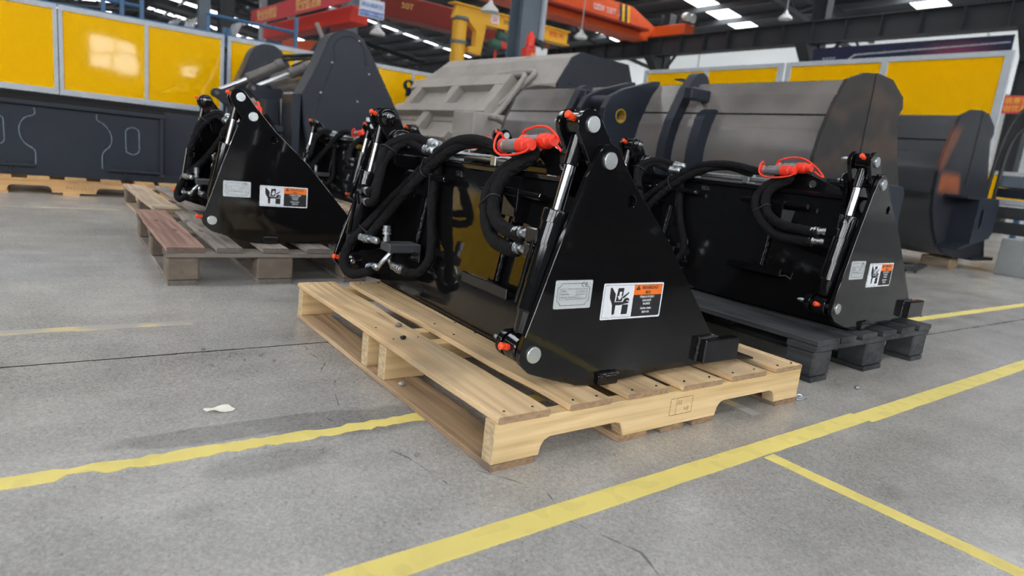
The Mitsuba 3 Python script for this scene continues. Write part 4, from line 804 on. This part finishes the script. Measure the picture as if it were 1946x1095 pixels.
for y0, y1, out, top in ((3.72, 3.80, .11, 1.24), (2.50, 2.58, .10, 1.30), (2.20, 2.28, .12, 1.20)): obj('rib', rib(y0, y1, out, top, .35), 'm_blue_steel', c)
hook = [(3.40, 1.33), (3.06, 1.22), (2.93, 1.15), (2.88, 1.06), (2.89, .86), (2.94, .60), (3.05, .45), (3.3, .42), (3.3, 1.0), (3.44, 1.33)]
for y0 in (2.92, 3.20): obj('hook_plate', xz(sg.Polygon(hook).buffer(.01).difference(sg.Point(3.05, 1.02).buffer(.055)), y0, y0 + .06, .004), 'm_blue_steel', c)
obj('hook_bushing', xz(sg.Point(3.05, 1.02).buffer(.055).difference(sg.Point(3.05, 1.02).buffer(.047)), 2.915, 2.985), 'm_bore', c, label='brass-coloured pin bore'); obj('pin_tube', cyl((3.0, 2.98, 1.12), (3.0, 3.2, 1.12), .055, 18), 'm_blue_steel', c, 40)
for y in (3.52, 2.36): obj('stop_block', cbox(3.14, 3.36, y - .04, y + .04, 1.16, 1.25, .01), 'm_blue_steel', c)
for y0, y1 in ((2.62, 2.70), (3.95, 4.0)): obj('top_strap', cbox(3.36, 3.9, y0, y1, 1.335, 1.345), 'm_blue_steel', c)
side_lug(c, 3.66, 4.06, .33, .70, CY0 - .20, CY0)
obj('cutting_edge', cbox(4.1, 4.65, CY0 + .02, CY1 - .02, .03, .06), 'm_blue_steel', c)
for y in (1.7, 4.4): single('timber_block', cbox(3.55, 3.95, y, y + .14, 0, .046, .006), 'm_brown_y', 'timber block under the near end of the long grey bucket' if y < 2 else 'timber block under the far end of the long grey bucket', 'block')
c = thing('excavator_bucket', 'dark round-backed bucket with a rust patch and side lug, at the right by the kerb', 'bucket')
RY0, RY1 = 1.60, 4.6
sh, _ = shell_mesh(RY0 + .02, RY1 - .02, 0, 0); obj('shell', sh, 'm_dark_shell', c, 28)
for y in (RY0, RY1 - .03): obj('end_plate', xz(PLATE, y, y + .03, .002), 'm_rust_patch', c)
obj('back_seam', tube([(5.725, y, 1.165) for y in np.linspace(RY0 + .03, RY1 - .03, 20)], .007, 6, 0), 'm_ink', c); obj('end_seam', tube([(6.27, RY0 - .001, z) for z in np.linspace(.8, 1.475, 5)], .007, 6, 0), 'm_ink', c)
obj('back_band', cbox(5.628, 5.66, RY0 + .03, RY1 - .03, .66, .70), 'm_ink', c)
side_lug(c, 6.10, 6.58, .29, .71, RY0 - .20, RY0)
obj('cutting_edge', cbox(6.75, 7.3, RY0 - .03, RY1, .10, .13), 'm_blue_steel', c)
single('pallet_block', cbox(6.55, 6.75, 1.68, 1.95, 0, .10, .008), 'm_brown_y', 'short timber block under the dark bucket by the kerb', 'block'); single('pallet_block', cbox(6.4, 6.6, 4.2, 4.4, 0, .102, .008), 'm_brown_y', 'timber block under the hidden far end of the dark bucket by the kerb', 'block')
cab = np.random.default_rng(5); ms_ = []
for i in range(5):
    a0 = cab.random() * 6; ms_.append(tube([(5.45 + .30 * math.cos(t + a0) * (.6 + .1 * i), 1.75 + .22 * math.sin(t * .9 + a0), .014 + .012 * i + .004 * math.sin(3 * t)) for t in np.linspace(0, 6, 12)], .012, 6, 4))

single('cable_coil', cat(*ms_), 'm_cable', 'tangled loops of dark cable on the floor under the dark bucket by the kerb', 'cable', kind='stuff')

# dusty excavator attachment behind
d = thing('dusty_hopper', 'large dusty grey-brown steel hopper with recessed back frames, behind the long grey bucket', 'hopper')
PB = np.array([4.45, 0, 1.56]); PT = np.array([4.78, 0, 1.93])
def slope(y0, y1, s0, s1, lift, th, A=(4.52, 1.58), B=(4.10, 1.02)):
    """a bar on the sloping back: s runs down the slope from A to B in metres, lift stands off it towards -x"""
    A = np.array(A); B = np.array(B); u = (B - A) / np.linalg.norm(B - A); n = np.array([u[1], -u[0]])
    if n[0] > 0: n = -n
    q = [A + u * s0 + n * lift, A + u * s1 + n * lift, A + u * s1 + n * (lift - th), A + u * s0 + n * (lift - th)]
    return xz([tuple(v) for v in q], y0, y1)
def quad_prism(pa, pb):
    """solid between two (x, z) outlines at two y stations"""
    (ya, A), (yb, Bq) = pa, pb; n = len(A)
    V = [(x, ya, z) for x, z in A] + [(x, yb, z) for x, z in Bq]; return trimesh.convex.convex_hull(np.array(V, float))
obj('body', quad_prism((5.62, [(4.52, 1.56), (4.72, 1.90), (4.82, 1.97), (5.6, 1.95), (5.6, .3), (4.6, .3)]), (8.95, [(4.52, 1.56), (4.72, 1.92), (4.86, 2.04), (5.6, 2.0), (5.6, .3), (4.6, .3)])), 'm_dusty', d)
obj('end_plate', xz([(4.50, 1.56), (4.70, 1.90), (4.83, 1.975), (5.65, 1.96), (5.85, 1.55), (5.85, .3), (4.58, .3)], 5.58, 5.62), 'm_blue_steel', d, label='dark end plate')
obj('flared_end', quad_prism((8.95, [(4.52, 1.56), (4.72, 1.92), (4.86, 2.02), (5.5, .3), (4.55, .3)]), (9.45, [(4.48, 1.50), (4.66, 1.72), (4.8, 1.8), (5.2, .3), (4.55, .3)])), 'm_dusty', d)
obj('back_sheet', slope(6.4, 9.3, 0, .72, .02, .05), 'm_dusty', d)
for s0, s1 in ((-.02, .16), (.50, .64)): obj('cross_bar', slope(6.45, 9.2, s0, s1, .15, .14), 'm_dusty', d)
for y0, y1 in ((6.45, 6.68), (7.62, 7.82), (8.78, 9.0)): obj('frame_bar', slope(y0, y1, .14, .52, .145, .13), 'm_dusty', d)
obj('lower_sheet', slope(6.4, 9.4, .62, 1.2, .0, .05), 'm_dusty', d)
for y0, y1, s0, s1 in ((7.95, 8.15, .62, 1.2), (7.0, 8.9, .98, 1.1)): obj('lower_bar', slope(y0, y1, s0, s1, .12, .11), 'm_dusty', d)
obj('tip_box', cat(cbox(3.74, 4.22, 6.22, 6.74, .70, 1.12, .012)), 'm_dusty', d)
obj('lifting_eye', xz(sg.Point(4.40, 1.60).buffer(.09).union(shapely.box(4.36, 1.42, 4.44, 1.6)).difference(sg.Point(4.40, 1.61).buffer(.05)), 9.42, 9.48), 'm_blue_steel', d)
for pts in ([(4.50, 6.9, 1.70), (4.55, 6.4, 1.73), (4.55, 6.15, 1.70), (4.40, 6.25, 1.5), (4.25, 6.45, 1.25)], [(4.50, 6.8, 1.66), (4.48, 6.3, 1.68), (4.38, 6.2, 1.56), (4.22, 6.35, 1.2), (4.05, 6.5, 1.0)]): obj('hose', tube(pts, .035, 8, 6), 'm_dusty', d, True)
obj('hose', tube([(4.0, 6.75, .98), (3.95, 6.4, 1.06), (4.0, 6.1, 1.05), (4.1, 5.9, .95)], .03, 8, 6), 'm_grey_steel', d, True)
obj('gap_shade', tube([(4.515, y, 1.615) for y in (6.5, 7.4, 8.3, 9.0)], .010, 6, 0), 'm_ink', d, label='dark line painted in as the shadow gap over the top cross bar')  # ink-coloured tube paints in the shade of the gap
obj('stand', cbox(4.7, 5.4, 6.0, 9.0, 0, .3), 'm_dark_beam', d)

# kerb and things at the right edge
struct('trim_1', cbox(6.92, 12.0, -6, 1.42, 0, .355, .008), 'm_kerb')
k = thing('beam_stack', 'stack of grey steel channels behind the kerb at the right edge', 'beams')
for z0, z1, m_ in ((.36, .49, 'm_dark_beam'), (.53, .66, 'm_dark_beam'), (.68, .74, 'm_galv'), (.76, .86, 'm_blue_steel'), (.87, 1.0, 'm_column')): obj('channel', cbox(8.0, 8.35, -.5, 1.92, z0, z1, .006), m_, k)
for y in (0, 1.2): obj('spacer', cbox(8.02, 8.3, y, y + .08, .355, .87), 'm_dark_beam', k)
single('wrapped_parcel', trimesh.Trimesh(*(lambda s: (s.vertices * np.array([.14, .12, .08]) * (1 + .25 * (meshkit.noise(s.vertices * 5.1)[:, None] - .5)) + np.array([7.62, 1.22, .43]), s.faces))(trimesh.creation.icosphere(3)), process=False), 'm_wrap', 'silver film-wrapped parcel on the kerb at the right edge', 'parcel')
single('machine_cabinet', xz([(7.05, .36), (7.75, .36), (7.75, 1.15), (7.2, 1.15)], .3, 1.05), 'm_column', 'slanted grey machine cabinet on the kerb at the right edge', 'cabinet')
for i, pts in enumerate(([(7.9, 1.98, .37), (7.95, 1.99, .9), (8.0, 1.98, 1.30), (8.05, 1.93, 1.60), (8.1, 1.80, 1.78), (8.2, 1.55, 1.84), (8.2, 1.2, 1.8)], [(7.9, 1.90, .37), (7.95, 1.91, .9), (8.0, 1.91, 1.25), (8.05, 1.87, 1.45), (8.1, 1.76, 1.58), (8.2, 1.6, 1.62), (8.2, 1.2, 1.6)])):
    single('black_hose', tube(pts, .022, 8, 6), 'm_cable', ('thick black hose arching at the right edge, the taller of two', 'thick black hose arching at the right edge, the lower of two')[i], 'hose', smooth=True)
k = thing('blue_rack', 'blue steel rack posts far back at the right edge, near the red banner', 'rack')
for (x, y) in ((13.2, 3.2), (13.6, 2.7)): obj('post', cbox(x, x + .08, y, y + .08, 0, 3.2), 'm_blue_rack', k)
obj('beam', cbox(13.2, 13.7, 2.72, 3.25, 1.9, 1.98), 'm_blue_rack', k)

# ================================================================ floor tape and litter
tr = np.random.default_rng(12)
def tape(name, label, A, B, w, m='m_tape', rag=.10, gapf=None, step=.05):
    A = np.array(A, float); B = np.array(B, float); L = np.linalg.norm(B - A); u = (B - A) / L; nn = np.array([-u[1], u[0]]); n = max(4, int(L / step))
    t = np.linspace(0, L, n); up = w / 2 * (1 - rag * tr.random(n) ** 3); dn = w / 2 * (1 - rag * tr.random(n) ** 3)
    if gapf: up, dn = gapf(t, up, dn)
    pts = [A + u * a + nn * b for a, b in zip(t, up)] + [A + u * a - nn * b for a, b in zip(t[::-1], dn[::-1])]
    m_ = ext(sg.Polygon([tuple(q) for q in pts]).buffer(0), .0012); return single(name, m_, m, label, 'floor tape')
def worn(t, up, dn):
    dn = np.where((t > 1.21) & (t < 1.27), dn * .25, dn); dn = np.where((t > 1.05) & (t < 1.09), dn * .4, dn); up = np.where((t > 1.66) & (t < 1.72), up * .55, up); return up, dn
tape('floor_tape', 'ragged yellow floor tape at the left, running under the front pallet', (-1.9, .293), (.12, .293), .046, rag=.45, gapf=worn, step=.018)
tape('floor_tape', 'wide yellow floor tape across the foreground below the front pallet', (-1.4, -.213), (1.16, -.150), .055, rag=.06)
tape('floor_tape', 'wide yellow floor tape continuing to the right edge, past the splice', (1.155, -.160), (5.6, -.03), .058, rag=.06)
tape('floor_tape', 'yellow floor tape branching off to the lower right corner', (.648, -.195), (.684, -1.6), .040, rag=.08)
tape('floor_tape', 'yellow floor tape behind the black pallet on the right', (2.6, .50), (6.6, .54), .055)
tape('floor_tape', 'worn faded tape on the floor at the left, behind the long joint', (-1.2, 1.185), (-.33, 1.20), .05, 'm_tape_worn', .3)
tape('floor_tape', 'faded tape far left on the floor before the blade pallets', (-1.6, 3.95), (-.1, 3.98), .06, 'm_tape_worn', .3)
tape('floor_tape', 'short yellow tape strip seen under the front pallet', (.16, .292), (.62, .292), .046)
tape('floor_tape', 'faint worn tape showing under the right end of the front pallet', (.86, -.02), (.86, .35), .04, 'm_tape_worn', .3)
pp = [(0, 0), (.012, .030), (.028, .046), (.046, .044), (.050, .030), (.040, .012), (.026, .004), (.016, -.010), (.006, -.008)]
m_ = ext(sg.Polygon(pp), .0008).subdivide().subdivide(); v = m_.vertices; v[:, 2] += .010 * meshkit.noise(v * np.array([50, 50, 0]) + 3) + .0005
m_.apply_transform(trimesh.transformations.rotation_matrix(math.radians(-50), (0, 0, 1))); m_.apply_translation((-.43, .485, 0))
single('paper_scrap', m_, 'm_paper', 'torn white paper scrap on the concrete left of the front pallet', 'paper')
def pebble(x, y, z, s, label, m='m_stone', seed=0):
    i = trimesh.creation.icosphere(2, 1.0); w = i.vertices * (1 + .7 * (meshkit.noise(i.vertices * 1.7 + seed)[:, None] - .5)) * np.array([1, .8, .6]) * s; w[:, 2] -= w[:, 2].min(); w += (x, y, z)
    single('stone_chip', trimesh.Trimesh(w, i.faces, process=False), m, label, 'stone', smooth=35)
pebble(.094, .628, .1175, .010, 'grey stone chip standing on the first board of the front pallet', seed=1); pebble(.052, .516, .1175, .008, 'small dark chip on the first board, nearer than the grey one', 'm_ink', 2)
pebble(.027, .455, .0148, .009, 'pale chip on the lowest board of the front pallet', 'm_wrap', 3); pebble(1.42, -.01, .0005, .009, 'small metal chip on the floor right of the front pallet', 'm_zinc', 4)
single('wire_scrap', cat(*[tube([(1.108 + .012 * math.cos(t * 1.3 + q), .002 + .012 * math.sin(t + q), .008 + .006 * math.sin(2 * t + q)) for t in np.linspace(0, 5, 9)], .0022, 6, 4) for q in (0, 1.6)]), 'm_zinc', 'twisted wire scrap at the right foot of the front pallet', 'wire')
for i, (x, y) in enumerate(((-.27, .80), (-.30, .84), (-.22, .83), (-.355, .78), (-.20, .77), (.02, .2), (-.13, .14), (-.1, .12), (-.35, .92))):
    i_ = trimesh.creation.icosphere(1, .004 + .001 * (i % 3)); i_.vertices *= (1, 1, .6); i_.apply_translation((x, y, .0026)); single('grit', i_, 'm_stone', 'tiny dark crumb of grit on the concrete at left', 'grit', 'crumbs of grit on the concrete')
